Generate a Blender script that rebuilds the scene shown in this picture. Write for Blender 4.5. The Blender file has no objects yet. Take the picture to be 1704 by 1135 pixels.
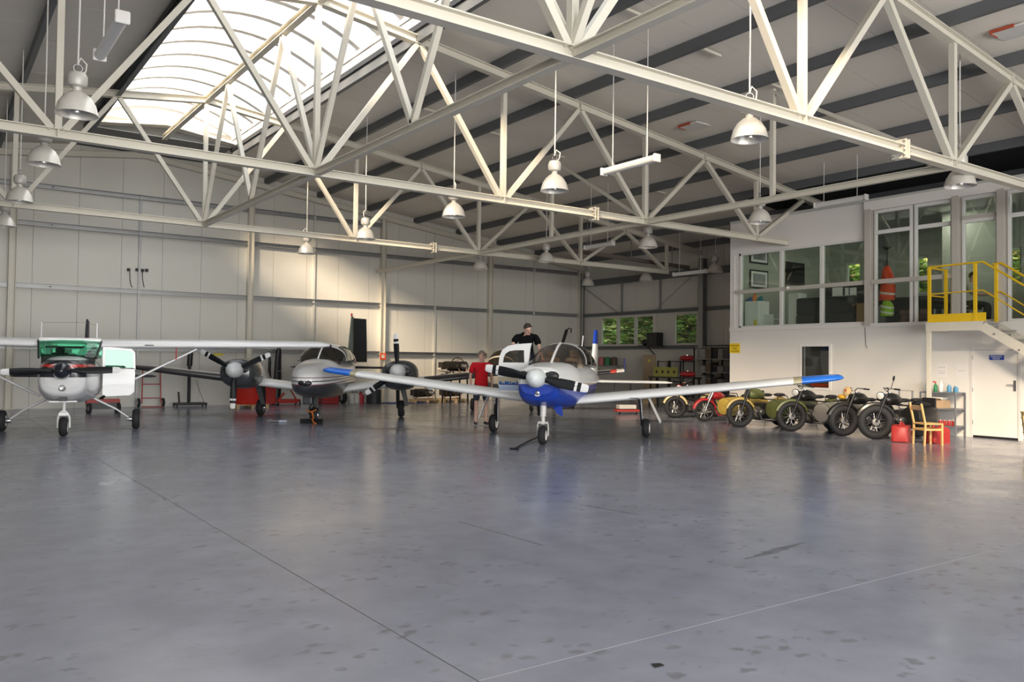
import bpy, bmesh, math, random
from mathutils import Vector, Matrix
random.seed(7)
PI = math.pi
SC = bpy.context.scene
COL = SC.collection

# ------------------------------------------------------------------ camera
H = 1.60
FPX = 1382.70
FW = Vector((0.5796926, 0.81442349, 0.02590117))
RT = Vector((0.8144571, -0.58009908, 0.01202859))
UP = Vector((-0.02482161, -0.01412251, 0.99959214))
cd = bpy.data.cameras.new('camera'); cam = bpy.data.objects.new('camera', cd); COL.objects.link(cam)
cd.sensor_fit = 'HORIZONTAL'; cd.sensor_width = 36.0; cd.lens = FPX / 1704 * 36.0
cd.clip_start = 0.05; cd.clip_end = 400
m = Matrix((RT, UP, -FW)).transposed().to_4x4(); m.translation = Vector((0, 0, H))
cam.matrix_world = m
SC.camera = cam
# ------------------------------------------------------------------ light
W_ = bpy.data.worlds.new('sky'); SC.world = W_; W_.use_nodes = True
bg = W_.node_tree.nodes['Background']
bg.inputs[0].default_value = (0.74, 0.87, 1.0, 1); bg.inputs[1].default_value = 1.4
sd = bpy.data.lights.new('sun', 'SUN'); sun = bpy.data.objects.new('sun', sd); COL.objects.link(sun)
sd.energy = 15.0; sd.angle = math.radians(13); sd.color = (1.0, 0.80, 0.57)
sun.rotation_euler = Vector((1.0, 0.66, -0.62)).to_track_quat('-Z', 'Y').to_euler()
sun.location = (-20, -20, 30)
def area(name, loc, d, sx, sy, energy, color, portal=False):
    l = bpy.data.lights.new(name, 'AREA'); l.shape = 'RECTANGLE'; l.size = sx; l.size_y = sy
    l.energy = energy; l.color = color
    if portal: l.cycles.is_portal = True
    o = bpy.data.objects.new(name, l); COL.objects.link(o); o.location = loc
    o.rotation_euler = Vector(d).to_track_quat('-Z', 'Y').to_euler()
    return o
area('skylight_daylight', (5.88, 11.0, 9.35), (0, 0, -1), 4.1, 31.0, 1, (1, 1, 1), True)
area('hangar_door_daylight', (3.0, -11.8, 2.6), (0, 1, 0.03), 22.0, 5.0, 3100, (1.0, 0.97, 0.91))
SC.view_settings.view_transform = 'Standard'; SC.view_settings.look = 'None'
SC.view_settings.exposure = 0.54; SC.view_settings.gamma = 1.0
SC.view_settings.use_curve_mapping = False
try:
    SC.cycles.max_bounces = 8; SC.cycles.diffuse_bounces = 4; SC.cycles.glossy_bounces = 4
    SC.cycles.transparent_max_bounces = 12; SC.cycles.transmission_bounces = 6
    SC.cycles.caustics_reflective = False; SC.cycles.caustics_refractive = False
    SC.cycles.sample_clamp_indirect = 6.0
except Exception: pass

# ------------------------------------------------------------------ helpers
def V(*a): return Vector(a)
def ray(px, py): return FW * FPX + RT * (px - 852) - UP * (py - 567.5)
O_ = Vector((0, 0, H))
def atX(px, py, X): d = ray(px, py); return O_ + d * (X / d.x)
def atY(px, py, Y): d = ray(px, py); return O_ + d * (Y / d.y)
def atZ(px, py, z=0.0): d = ray(px, py); return O_ + d * ((z - H) / d.z)

MATS = {}
def mat(name, col, rough=0.5, metal=0.0, noise=0.0, nscale=8.0, bump=0.0, bscale=60.0, spec=0.5, coat=0.0):
    if name in MATS: return MATS[name]
    m = bpy.data.materials.new(name); m.use_nodes = True; nt = m.node_tree
    b = nt.nodes['Principled BSDF']
    b.inputs['Base Color'].default_value = (*col, 1); b.inputs['Roughness'].default_value = rough
    b.inputs['Metallic'].default_value = metal; b.inputs['Specular IOR Level'].default_value = spec
    b.inputs['Coat Weight'].default_value = coat
    tc = nt.nodes.new('ShaderNodeTexCoord')
    if noise > 0:
        n = nt.nodes.new('ShaderNodeTexNoise'); n.inputs['Scale'].default_value = nscale; n.inputs['Detail'].default_value = 4
        nt.links.new(tc.outputs['Object'], n.inputs['Vector'])
        mx = nt.nodes.new('ShaderNodeMix'); mx.data_type = 'RGBA'
        mx.inputs[6].default_value = (*[c * (1 - noise) for c in col], 1)
        mx.inputs[7].default_value = (*[min(1, c * (1 + noise)) for c in col], 1)
        nt.links.new(n.outputs['Fac'], mx.inputs[0]); nt.links.new(mx.outputs[2], b.inputs['Base Color'])
    if bump > 0:
        n2 = nt.nodes.new('ShaderNodeTexNoise'); n2.inputs['Scale'].default_value = bscale
        nt.links.new(tc.outputs['Object'], n2.inputs['Vector'])
        bp = nt.nodes.new('ShaderNodeBump'); bp.inputs['Strength'].default_value = bump; bp.inputs['Distance'].default_value = 0.01
        nt.links.new(n2.outputs['Fac'], bp.inputs['Height']); nt.links.new(bp.outputs['Normal'], b.inputs['Normal'])
    MATS[name] = m
    return m
def paint(name, base, layers, rough=0.28, coat=0.3, metal=0.0):
    """colour layers of a paint scheme; layer = (colour, [(axis, '>'|'<', value, other_axis, slope), ...]) in object coordinates"""
    if name in MATS: return MATS[name]
    m = bpy.data.materials.new(name); m.use_nodes = True; nt = m.node_tree; L = nt.links
    b = nt.nodes['Principled BSDF']; b.inputs['Roughness'].default_value = rough; b.inputs['Coat Weight'].default_value = coat
    b.inputs['Metallic'].default_value = metal
    tc = nt.nodes.new('ShaderNodeTexCoord'); sp = nt.nodes.new('ShaderNodeSeparateXYZ'); L.new(tc.outputs['Object'], sp.inputs[0])
    ab = nt.nodes.new('ShaderNodeMath'); ab.operation = 'ABSOLUTE'; L.new(sp.outputs[0], ab.inputs[0])
    ax = {'x': sp.outputs[0], 'y': sp.outputs[1], 'z': sp.outputs[2], 'a': ab.outputs[0]}
    cur = None
    for col, conds in layers:
        fac = None
        for c in conds:
            a, op, val = c[:3]; src = ax[a]
            if len(c) > 3:
                ml = nt.nodes.new('ShaderNodeMath'); ml.operation = 'MULTIPLY_ADD'
                L.new(ax[c[3]], ml.inputs[0]); ml.inputs[1].default_value = -c[4]; L.new(src, ml.inputs[2]); src = ml.outputs[0]
            g = nt.nodes.new('ShaderNodeMath'); g.operation = 'GREATER_THAN' if op == '>' else 'LESS_THAN'
            L.new(src, g.inputs[0]); g.inputs[1].default_value = val
            if fac is None: fac = g.outputs[0]
            else:
                q = nt.nodes.new('ShaderNodeMath'); q.operation = 'MULTIPLY'; L.new(fac, q.inputs[0]); L.new(g.outputs[0], q.inputs[1]); fac = q.outputs[0]
        mx = nt.nodes.new('ShaderNodeMix'); mx.data_type = 'RGBA'
        L.new(fac, mx.inputs[0])
        if cur is None: mx.inputs[6].default_value = (*base, 1)
        else: L.new(cur, mx.inputs[6])
        mx.inputs[7].default_value = (*col, 1); cur = mx.outputs[2]
    L.new(cur, b.inputs['Base Color'])
    MATS[name] = m
    return m
def glass(name, tint, alpha, rough=0.03):
    """pane: part clear (tinted), part glossy reflection"""
    if name in MATS: return MATS[name]
    m = bpy.data.materials.new(name); m.use_nodes = True; nt = m.node_tree; L = nt.links
    for n in list(nt.nodes):
        if n.type == 'BSDF_PRINCIPLED': nt.nodes.remove(n)
    out = [n for n in nt.nodes if n.type == 'OUTPUT_MATERIAL'][0]
    t = nt.nodes.new('ShaderNodeBsdfTransparent'); t.inputs[0].default_value = (*tint, 1)
    g = nt.nodes.new('ShaderNodeBsdfGlossy'); g.inputs['Roughness'].default_value = rough; g.inputs[0].default_value = (0.9, 0.95, 0.95, 1)
    fr = nt.nodes.new('ShaderNodeLayerWeight'); fr.inputs[0].default_value = 0.5
    pw = nt.nodes.new('ShaderNodeMath'); pw.operation = 'POWER'; pw.inputs[1].default_value = 5.0; L.new(fr.outputs['Facing'], pw.inputs[0])
    ad = nt.nodes.new('ShaderNodeMath'); ad.operation = 'MULTIPLY_ADD'; ad.inputs[1].default_value = 0.9; ad.inputs[2].default_value = alpha
    L.new(pw.outputs[0], ad.inputs[0])
    mx = nt.nodes.new('ShaderNodeMixShader'); L.new(ad.outputs[0], mx.inputs[0]); L.new(t.outputs[0], mx.inputs[1]); L.new(g.outputs[0], mx.inputs[2])
    L.new(mx.outputs[0], out.inputs[0])
    MATS[name] = m
    return m

class MB:
    def __init__(s): s.v = []; s.f = []; s.mi = []; s.cur = 0
    def add(s, vs, fs):
        o = len(s.v); s.v += [tuple(v) for v in vs]
        for f in fs: s.f.append([i + o for i in f]); s.mi.append(s.cur)
        return s
    def box(s, a, b, M=None):
        x0, y0, z0 = a; x1, y1, z1 = b
        vs = [V(x, y, z) for z in (z0, z1) for y in (y0, y1) for x in (x0, x1)]
        if M is not None: vs = [M @ v for v in vs]
        return s.add(vs, [(0, 2, 3, 1), (4, 5, 7, 6), (0, 1, 5, 4), (2, 6, 7, 3), (0, 4, 6, 2), (1, 3, 7, 5)])
    def cbox(s, c, sz, M=None):
        return s.box([c[i] - sz[i] / 2 for i in range(3)], [c[i] + sz[i] / 2 for i in range(3)], M)
    def frame(s, p, q, up):
        p, q = Vector(p), Vector(q); d = (q - p).normalized(); up = Vector(up)
        if abs(d.dot(up)) > 0.98: up = V(0, 1, 0) if abs(d.y) < 0.9 else V(1, 0, 0)
        r = d.cross(up).normalized(); u = r.cross(d)
        return p, q, d, r, u
    def beam(s, p, q, w, h, up=(0, 0, 1), dx=0, dz=0):
        p, q, d, r, u = s.frame(p, q, up)
        vs = [e + r * (sx * w / 2 + dx) + u * (sz * h / 2 + dz) for e in (p, q) for sz in (-1, 1) for sx in (-1, 1)]
        return s.add(vs, [(0, 1, 3, 2), (4, 6, 7, 5), (0, 4, 5, 1), (2, 3, 7, 6), (0, 2, 6, 4), (1, 5, 7, 3)])
    def ibeam(s, p, q, w, h, t=0.014, up=(0, 0, 1)):
        s.beam(p, q, w, t, up, 0, h / 2 - t / 2); s.beam(p, q, w, t, up, 0, -h / 2 + t / 2)
        return s.beam(p, q, t, h - 2 * t, up)
    def cbeam(s, p, q, w, h, t=0.01, up=(0, 0, 1), side=1):
        s.beam(p, q, w, t, up, 0, h / 2 - t / 2); s.beam(p, q, w, t, up, 0, -h / 2 + t / 2)
        return s.beam(p, q, t, h - 2 * t, up, side * (w / 2 - t / 2), 0)
    def tube(s, pts, r, n=8, cap=True, flat=1.0):
        pts = [Vector(p) for p in pts]; rs = r if isinstance(r, (list, tuple)) else [r] * len(pts)
        rings = []; ref = None
        for i, p in enumerate(pts):
            d = (pts[min(i + 1, len(pts) - 1)] - pts[max(i - 1, 0)]).normalized()
            if ref is None: ref = V(0, 0, 1) if abs(d.z) < 0.9 else V(1, 0, 0)
            a = (ref - d * ref.dot(d)).normalized(); b = d.cross(a); ref = a
            rings.append([p + (a * math.cos(2 * PI * k / n) * flat + b * math.sin(2 * PI * k / n)) * rs[i] for k in range(n)])
        return s.loft(rings, cap, cap)
    def loft(s, rings, c0=True, c1=True, closed=True):
        n = len(rings[0]); vs = [p for r in rings for p in r]; fs = []
        for i in range(len(rings) - 1):
            for k in range(n if closed else n - 1):
                k2 = (k + 1) % n; fs.append((i * n + k, i * n + k2, (i + 1) * n + k2, (i + 1) * n + k))
        if c0: fs.append(tuple(reversed(range(n))))
        if c1: fs.append(tuple(range((len(rings) - 1) * n, len(rings) * n)))
        return s.add(vs, fs)
    def lathe(s, prof, n=20, M=None, c0=True, c1=True):
        rings = []
        for r, z in prof:
            ring = [V(max(r, 1e-4) * math.cos(2 * PI * k / n), max(r, 1e-4) * math.sin(2 * PI * k / n), z) for k in range(n)]
            rings.append([M @ v for v in ring] if M is not None else ring)
        return s.loft(rings, c0, c1)
    def torus(s, R, r, M=None, n=28, k=10, fl=1.0):
        vs = []; fs = []
        for i in range(n):
            a = 2 * PI * i / n
            for j in range(k):
                b = 2 * PI * j / k
                v = V((R + r * math.cos(b)) * math.cos(a), (R + r * math.cos(b)) * math.sin(a), r * fl * math.sin(b))
                vs.append(M @ v if M is not None else v)
        for i in range(n):
            for j in range(k):
                fs.append((i * k + j, ((i + 1) % n) * k + j, ((i + 1) % n) * k + (j + 1) % k, i * k + (j + 1) % k))
        return s.add(vs, fs)
    def prism(s, poly, t, M=None):
        n = len(poly); vs = [V(x, y, z) for z in (-t / 2, t / 2) for x, y in poly]
        if M is not None: vs = [M @ v for v in vs]
        return s.add(vs, [tuple(reversed(range(n))), tuple(range(n, 2 * n))] + [(i, (i + 1) % n, n + (i + 1) % n, n + i) for i in range(n)])
    def ball(s, c, r, n=12, sc=(1, 1, 1), M=None):
        rings = []
        for i in range(1, n // 2):
            a = PI * i / (n // 2)
            rings.append([V(c[0] + r * sc[0] * math.sin(a) * math.cos(2 * PI * k / n), c[1] + r * sc[1] * math.sin(a) * math.sin(2 * PI * k / n), c[2] - r * sc[2] * math.cos(a)) for k in range(n)])
        if M is not None: rings = [[M @ v for v in q] for q in rings]
        return s.loft(rings)
    def build(s, name, m, parent=None, smooth=None, world=False, bevel=0.0):
        me = bpy.data.meshes.new(name); me.from_pydata(s.v, [], s.f); me.validate(); me.update()
        for x in (m if isinstance(m, (list, tuple)) else [m]): me.materials.append(x)
        if isinstance(m, (list, tuple)) and len(me.polygons) == len(s.mi): me.polygons.foreach_set('material_index', s.mi)
        bm = bmesh.new(); bm.from_mesh(me); bmesh.ops.recalc_face_normals(bm, faces=bm.faces); bm.to_mesh(me); bm.free()
        if smooth is not None:
            me.shade_smooth(); me.set_sharp_from_angle(angle=math.radians(smooth))
        o = bpy.data.objects.new(name, me); COL.objects.link(o)
        if bevel > 0:
            bv = o.modifiers.new('edge', 'BEVEL'); bv.width = bevel; bv.segments = 2; bv.limit_method = 'ANGLE'
        if parent is not None:
            o.parent = parent
            if world: o.matrix_parent_inverse = base_mat(parent).inverted()
        return o
def base_mat(o):
    m = Matrix.LocRotScale(o.location, o.rotation_euler, o.scale)
    if o.parent is not None: m = base_mat(o.parent) @ o.matrix_parent_inverse @ m
    return m
def thing(name, label, cat, loc=(0, 0, 0), rz=0.0, group=None):
    o = bpy.data.objects.new(name, None); COL.objects.link(o); o.location = loc; o.rotation_euler = (0, 0, rz)
    o.empty_display_size = 0.2
    o['label'] = label; o['category'] = cat
    if group: o['group'] = group
    return o
def tag(o, label, cat, group=None):
    o['label'] = label; o['category'] = cat
    if group: o['group'] = group
    return o
def struct(o, label=None):
    o['kind'] = 'structure'
    if label: o['label'] = label
    return o
def sempty(name, label=None):
    o = bpy.data.objects.new(name, None); COL.objects.link(o); o.empty_display_size = 0.2
    return struct(o, label)
def clone(o, parent=None):
    c = o.copy(); COL.objects.link(c)
    if parent is not None: c.parent = parent
    for ch in [x for x in o.children]: clone(ch, c)
    return c
def share(o, name, loc, parent=None):
    c = bpy.data.objects.new(name, o.data); COL.objects.link(c); c.location = loc
    if parent is not None: c.parent = parent
    return c
def rotM(axis, deg, loc=(0, 0, 0)): return Matrix.Translation(Vector(loc)) @ Matrix.Rotation(math.radians(deg), 4, axis)
# ------------------------------------------------------------------ constants of the hall
D, WX, WO = 29.45, 24.89, 19.93          # back wall (gable) Y, side wall X, office wall X
X1, X2, ZC = 5.88, 14.345, 5.073         # ridge line, side tie line, bottom-chord height
Y0, Y1, Y2 = 7.162, 14.592, 22.021       # trusses
XL = 2 * X1 - WX
def zroof(x, z0=8.62): return z0 - 0.125 * abs(x - X1)
# materials
cream = mat('cream_steel', (0.62, 0.585, 0.50), 0.42, noise=0.05, nscale=3)
galv = mat('galvanised', (0.50, 0.52, 0.53), 0.35, 0.6, noise=0.08, nscale=5)
girtm = mat('girt_zinc', (0.30, 0.30, 0.30), 0.42, 0.5, noise=0.1, nscale=2)
purl = mat('purlin_grey', (0.115, 0.122, 0.13), 0.5, 0.1, noise=0.08, nscale=2)
wallp = mat('wall_panel', (0.62, 0.60, 0.545), 0.45, noise=0.035, nscale=0.7)
roofp = mat('roof_panel', (0.76, 0.715, 0.64), 0.5, noise=0.04, nscale=0.6)
white = mat('office_white', (0.80, 0.77, 0.73), 0.55, noise=0.02, nscale=1.2)
alu = mat('white_aluminium', (0.72, 0.70, 0.67), 0.35)
black = mat('black_satin', (0.012, 0.012, 0.014), 0.45)
rubber = mat('rubber', (0.016, 0.016, 0.018), 0.75, bump=0.3, bscale=90)
chrome = mat('chrome', (0.72, 0.72, 0.72), 0.18, 1.0)
steel = mat('bare_steel', (0.45, 0.45, 0.46), 0.35, 0.9)
jointm = mat('joint_grey', (0.22, 0.215, 0.20), 0.7)  # dark grey of the backing sheets behind the panel joints

# ------------------------------------------------------------------ floor
def floor_material():
    m = bpy.data.materials.new('sealed_concrete'); m.use_nodes = True; nt = m.node_tree; L = nt.links
    b = nt.nodes['Principled BSDF']
    tc = nt.nodes.new('ShaderNodeTexCoord')
    def noise(sc, det, vec=None, rough=0.55):
        n = nt.nodes.new('ShaderNodeTexNoise'); n.inputs['Scale'].default_value = sc; n.inputs['Detail'].default_value = det; n.inputs['Roughness'].default_value = rough
        L.new(vec or tc.outputs['Object'], n.inputs['Vector']); return n.outputs['Fac']
    def ramp(src, stops):
        r = nt.nodes.new('ShaderNodeValToRGB'); e = r.color_ramp.elements
        e[0].position, e[0].color = stops[0][0], (*stops[0][1], 1); e[1].position, e[1].color = stops[1][0], (*stops[1][1], 1)
        for p, c in stops[2:]:
            k = e.new(p); k.color = (*c, 1)
        L.new(src, r.inputs[0]); return r.outputs[0]
    def mix(a, bb, f, mode='MIX'):
        x = nt.nodes.new('ShaderNodeMix'); x.data_type = 'RGBA'; x.blend_type = mode
        for sock, val in ((x.inputs[6], a), (x.inputs[7], bb), (x.inputs[0], f)):
            if hasattr(val, 'links'): L.new(val, sock)
            elif isinstance(val, tuple): sock.default_value = (*val, 1)
            else: sock.default_value = val
        return x.outputs[2]
    base = ramp(noise(0.28, 5), [(0.3, (0.218, 0.23, 0.292)), (0.7, (0.29, 0.305, 0.372))])
    fine = ramp(noise(2.6, 6), [(0.3, (0.86, 0.86, 0.87)), (0.75, (1.08, 1.08, 1.08))])
    c = mix(base, fine, 1.0, 'MULTIPLY')
    # smudges: stretched little dark spots
    mp = nt.nodes.new('ShaderNodeMapping'); mp.inputs['Scale'].default_value = (7.0, 10.0, 1); mp.inputs['Rotation'].default_value = (0, 0, 0.9)
    nz = nt.nodes.new('ShaderNodeTexNoise'); nz.inputs['Scale'].default_value = 9.0; nz.inputs['Detail'].default_value = 3; L.new(tc.outputs['Object'], nz.inputs['Vector'])
    wv = nt.nodes.new('ShaderNodeVectorMath'); wv.operation = 'MULTIPLY_ADD'; L.new(nz.outputs['Color'], wv.inputs[0]); wv.inputs[1].default_value = (.16, .16, 0); L.new(tc.outputs['Object'], wv.inputs[2])
    L.new(wv.outputs[0], mp.inputs[0])
    vo = nt.nodes.new('ShaderNodeTexVoronoi'); vo.inputs['Scale'].default_value = 1.0; vo.inputs['Randomness'].default_value = 1.0
    L.new(mp.outputs[0], vo.inputs['Vector'])
    sp = nt.nodes.new('ShaderNodeSeparateColor'); L.new(vo.outputs['Color'], sp.inputs[0])
    g = nt.nodes.new('ShaderNodeMath'); g.operation = 'MULTIPLY'; L.new(sp.outputs[0], g.inputs[0]); g.inputs[1].default_value = 0.50
    dd = nt.nodes.new('ShaderNodeMath'); dd.operation = 'SUBTRACT'; L.new(g.outputs[0], dd.inputs[0]); L.new(vo.outputs['Distance'], dd.inputs[1])
    spot = ramp(dd.outputs[0], [(0.02, (0, 0, 0)), (0.26, (1, 1, 1))])
    gate = ramp(noise(0.55, 3), [(0.38, (0, 0, 0)), (0.56, (1, 1, 1))])
    sg = mix(spot, gate, 1.0, 'MULTIPLY')
    sgv = nt.nodes.new('ShaderNodeMath'); sgv.operation = 'MULTIPLY'; L.new(sg, sgv.inputs[0]); sgv.inputs[1].default_value = 0.55
    c = mix(c, (0.115, 0.115, 0.125), sgv.outputs[0])
    # a few pale chips
    vo2 = nt.nodes.new('ShaderNodeTexVoronoi'); vo2.inputs['Scale'].default_value = 2.1; L.new(tc.outputs['Object'], vo2.inputs['Vector'])
    ch = ramp(vo2.outputs['Distance'], [(0.0, (1, 1, 1)), (0.028, (0, 0, 0))])
    chg = mix(ch, ramp(noise(1.3, 2), [(0.55, (0, 0, 0)), (0.6, (1, 1, 1))]), 1.0, 'MULTIPLY')
    c = mix(c, (0.6, 0.6, 0.6), chg)
    L.new(c, b.inputs['Base Color'])
    rr = ramp(noise(1.1, 6), [(0.3, (0.15, 0.15, 0.15)), (0.72, (0.27, 0.27, 0.27))])
    L.new(rr, b.inputs['Roughness'])
    b.inputs['Specular IOR Level'].default_value = 0.62
    bp = nt.nodes.new('ShaderNodeBump'); bp.inputs['Strength'].default_value = 0.06; bp.inputs['Distance'].default_value = 0.02
    L.new(noise(1.6, 5), bp.inputs['Height']); L.new(bp.outputs[0], b.inputs['Normal'])
    return m
conc = floor_material()
fl = MB().box((XL - 0.2, -12.5, -0.3), (WX + 0.2, D + 0.2, -0.002)).build('floor', mat('joint_filler', (0.24, 0.24, 0.25), 0.6)); struct(fl, 'grey sealed concrete hangar floor')
JX, JY, g_ = 2.32, 3.52, 0.005
for x0, x1 in ((XL - 0.2, JX - g_), (JX + g_, WX + 0.2)):
    for y0, y1 in ((-12.5, JY - g_), (JY + g_, D + 0.2)):
        MB().box((x0, y0, -0.2), (x1, y1, 0.0)).build('slab', conc, fl)
MB().box((JX - .0045, -12.4, -.02), (JX + .0045, D, -.001)).build('joint_strip', mat('joint_dark', (.10, .10, .10), .6), fl)
MB().box((JX + .01, JY - .0045, -.02), (WX, JY + .0045, -.001)).build('joint_strip', mat('joint_pale', (.36, .36, .37), .6), fl)
# scrape marks on the floor
scr = mat('scrape_mark', (0.06, 0.06, 0.065), 0.6)
mk = MB()
for k in range(4):
    mk.box((5.60 + 0.16 * k, 4.50 + 0.035 * k, 0.0005), (6.05 + 0.17 * k, 4.512 + 0.035 * k, 0.0018))
mk.build('scrape_mark', scr, fl)
mk = MB(); a = atZ(968, 840); b_ = atZ(1065, 857)
mk.beam(a + V(0, 0, .001), b_ + V(0, 0, .001), 0.03, 0.0015); a = atZ(765, 868); b_ = atZ(905, 908)
mk.beam(a + V(0, 0, .001), b_ + V(0, 0, .001), 0.02, 0.0015)
mk.build('tyre_mark', mat('tyre_mark', (0.15, 0.15, 0.155), 0.5), fl)
o = MB().prism([(-.035, -.02), (.03, -.025), (.035, .01), (-.01, .03)], 0.004, Matrix.Translation(atZ(1093, 1107, .003))).build('paint_chip', black, fl)

# ------------------------------------------------------------------ back wall (gable)
wb = MB().box((XL, D + 0.09, 0), (WX + .1, D + 0.14, 5.9)).add(
    [V(XL, D + .09, 5.9), V(WX, D + .09, 5.9), V(X1, D + .09, 8.6), V(XL, D + .14, 5.9), V(WX, D + .14, 5.9), V(X1, D + .14, 8.6)],
    [(0, 1, 2), (5, 4, 3), (0, 3, 4, 1), (1, 4, 5, 2), (2, 5, 3, 0)]).build('wall_back', jointm); struct(wb, 'tall gable wall of vertical off-white panels')
x = 2.75 - 1.262 * 13
while x < WX:
    a, c = max(x, XL) + 0.004, min(x + 1.262, WX) - 0.004
    if c - a > 0.05:
        mb = MB(); xs = [a, c] if not (a < X1 < c) else [a, X1, c]
        n = len(xs); vs = []
        for yy in (D, D + 0.08):
            vs += [V(q, yy, 0) for q in xs] + [V(q, yy, zroof(q)) for q in reversed(xs)]
        k = 2 * n
        mb.add(vs, [tuple(range(k)), tuple(reversed(range(k, 2 * k)))] + [(i, (i + 1) % k, k + (i + 1) % k, k + i) for i in range(k)])
        mb.build('wall_panel', wallp, wb)
    x += 1.262
cols = [2.21, 9.46, 14.66, 19.71, 24.72, -3.0, -8.1]
for cx in cols:
    MB().ibeam((cx, D - 0.1, 0), (cx, D - 0.1, zroof(cx) - 0.35), 0.2, 0.2, 0.015, up=(1, 0, 0)).build('column', cream, wb)
    MB().cbox((cx, D - 0.1, 0.01), (0.3, 0.28, 0.02)).build('base_plate', cream, wb)
for px_ in (5.82, 11.86, 17.05, 22.11):
    MB().box((px_ - 0.04, D - 0.06, 0), (px_ + 0.04, D - 0.003, zroof(px_) - 0.4 if px_ != 5.82 else 7.0)).build('post', wallp if px_ != 5.82 else girtm, wb)
segs = sorted(cols + [XL])
for zg in (1.9, 3.786, 5.714, 6.9):
    for a, c in zip(segs[:-1], segs[1:]):
        if a < -9: continue
        a2, c2 = a + 0.11, c - 0.11
        zr = min(zroof(a2), zroof(c2)) - 0.3
        if zg > zr: continue
        MB().cbeam((a2, D - 0.07, zg), (c2, D - 0.07, zg), 0.12, 0.15, 0.012, side=-1).build('girt', girtm if zg > 1.95 else girtm, wb)
        MB().box((a2 + 0.9, D - 0.142, zg - 0.02), (a2 + 0.95, D - 0.13, zg + 0.02)).build('bolt_plate', purl, wb)
for s in (-1, 1):   # sloping rafter under the roof along the gable
    e = X1 + s * (WX - X1)
    MB().ibeam((X1, D - 0.12, zroof(X1) - 0.32), (e, D - 0.12, zroof(e) - 0.32), 0.16, 0.2, 0.014).build('rafter', cream, wb)
# sockets with cables on the back wall
for px_, py_ in ((214, 449), (228, 449), (237, 450), (244, 450)):
    p = atY(px_, py_, D - 0.02)
    MB().cbox((p.x, D - 0.03, p.z), (0.10, 0.06, 0.10)).cbox((p.x, D - 0.07, p.z), (0.055, 0.04, 0.055)).build('wall_socket', black, wb, bevel=0.01)
for px_, x1_ in ((216, 221), (237, 240)):
    p = atY(px_, 452, D - 0.03); q = atY(x1_, 478, D - 0.03)
    MB().tube([p, p + V(0.01, 0, -0.25), p + V(0.05, 0, -0.45), q], 0.012, 6).build('cable', black, wb)
sgn = MB().cbox((14.66, D - 0.212, 1.78), (0.26, 0.015, 0.26)).build('fire_sign', mat('sign_red', (0.75, 0.10, 0.03), 0.5), wb)
MB().cbox((14.66, D - 0.222, 1.78), (0.13, 0.006, 0.13)).build('pictogram', mat('sign_cream', (0.75, 0.68, 0.6), 0.5), sgn)
MB().cbox((atY(363, 590, D).x, D - 0.012, atY(363, 590, D).z), (0.32, 0.012, 0.09)).build('yellow_label', mat('label_yellow', (0.75, 0.62, 0.06), 0.5), wb)

# ------------------------------------------------------------------ side wall with windows (right)
wr = sempty('wall_right', 'side wall of off-white panels with small windows')
ZE = zroof(WX)
offwin = []
for a, b2 in (((1409, 438), (1434, 474)), ((1525, 428), (1547, 488)), ((1640, 416), (1663, 478)), ((1672, 414), (1702, 472))):
    p, q = atX(*a, WX), atX(*b2, WX); offwin.append((q.y, p.y, (q.z + q.z) / 2, p.z))
wins = [(24.76, 28.06, 2.40, 3.66), (22.36, 23.62, 2.40, 3.66)] + offwin
ycur = -12.5
edges = sorted({-12.5, D} | {w[0] for w in wins} | {w[1] for w in wins})
for a, c in zip(edges[:-1], edges[1:]):
    n = max(1, round((c - a) / 1.25)); st = (c - a) / n
    for k in range(n):
        ya, yc = a + k * st, a + (k + 1) * st; mid = (ya + yc) / 2
        w = [w for w in wins if w[0] < mid < w[1]]
        for z0, z1 in ([(0, ZE)] if not w else [(0, w[0][2]), (w[0][3], ZE)]):
            MB().box((WX, ya + 0.003, z0), (WX + 0.1, yc - 0.003, z1)).build('wall_panel', wallp, wr)
MB().box((WX + 0.1, 16.8, 0), (WX + 0.12, 22.2, ZE)).build('outer_sheet', jointm, wr)
for cy_ in (Y2, D - 0.12, Y1):
    MB().ibeam((WX - 0.13, cy_, 0), (WX - 0.13, cy_, 5.75), 0.22, 0.24, 0.016, up=(1, 0, 0)).build('column', girtm, wr)
ys = [D - 0.25, Y2 + 0.13]
for ya, yb in ((D - 0.25, Y2 + 0.13), (Y2 - 0.13, 16.9)):
    MB().beam((WX - 0.06, ya, 3.786), (WX - 0.06, yb, 3.786), 0.12, 0.14).build('girt', purl, wr)
    MB().beam((WX - 0.06, ya, 2.30), (WX - 0.06, yb, 2.30), 0.12, 0.14).build('girt', purl, wr)
    MB().beam((WX - 0.14, ya, 5.24), (WX - 0.14, yb, 5.24), 0.2, 0.26).build('eave_beam', purl, wr)
for yy in (26.7, 24.4, 19.6):
    MB().box((WX - 0.05, yy - 0.05, 3.8), (WX - 0.003, yy + 0.05, 5.1)).build('post', girtm, wr)
for p, q in (((WX - 0.1, 29.2, 5.1), (WX - 0.1, 26.9, 3.85)), ((WX - 0.1, 22.3, 5.3), (WX - 0.1, 24.6, 3.85))):
    MB().tube([p, q], 0.014, 6).build('brace_rod', girtm, wr)
# other walls, behind and left of the viewer
wl = MB().box((XL - 0.1, -12.5, 0), (XL, D, zroof(XL))).build('wall_left', wallp); struct(wl, 'side wall of off-white panels')
wf = MB().box((XL, -12.6, 0), (-8.5, -12.5, 6.2)).box((14.5, -12.6, 0), (WX, -12.5, 6.2)).box((XL, -12.6, 5.1), (WX, -12.5, 8.7)).build('wall_front', wallp); struct(wf, 'front wall with open hangar doorway')

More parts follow.
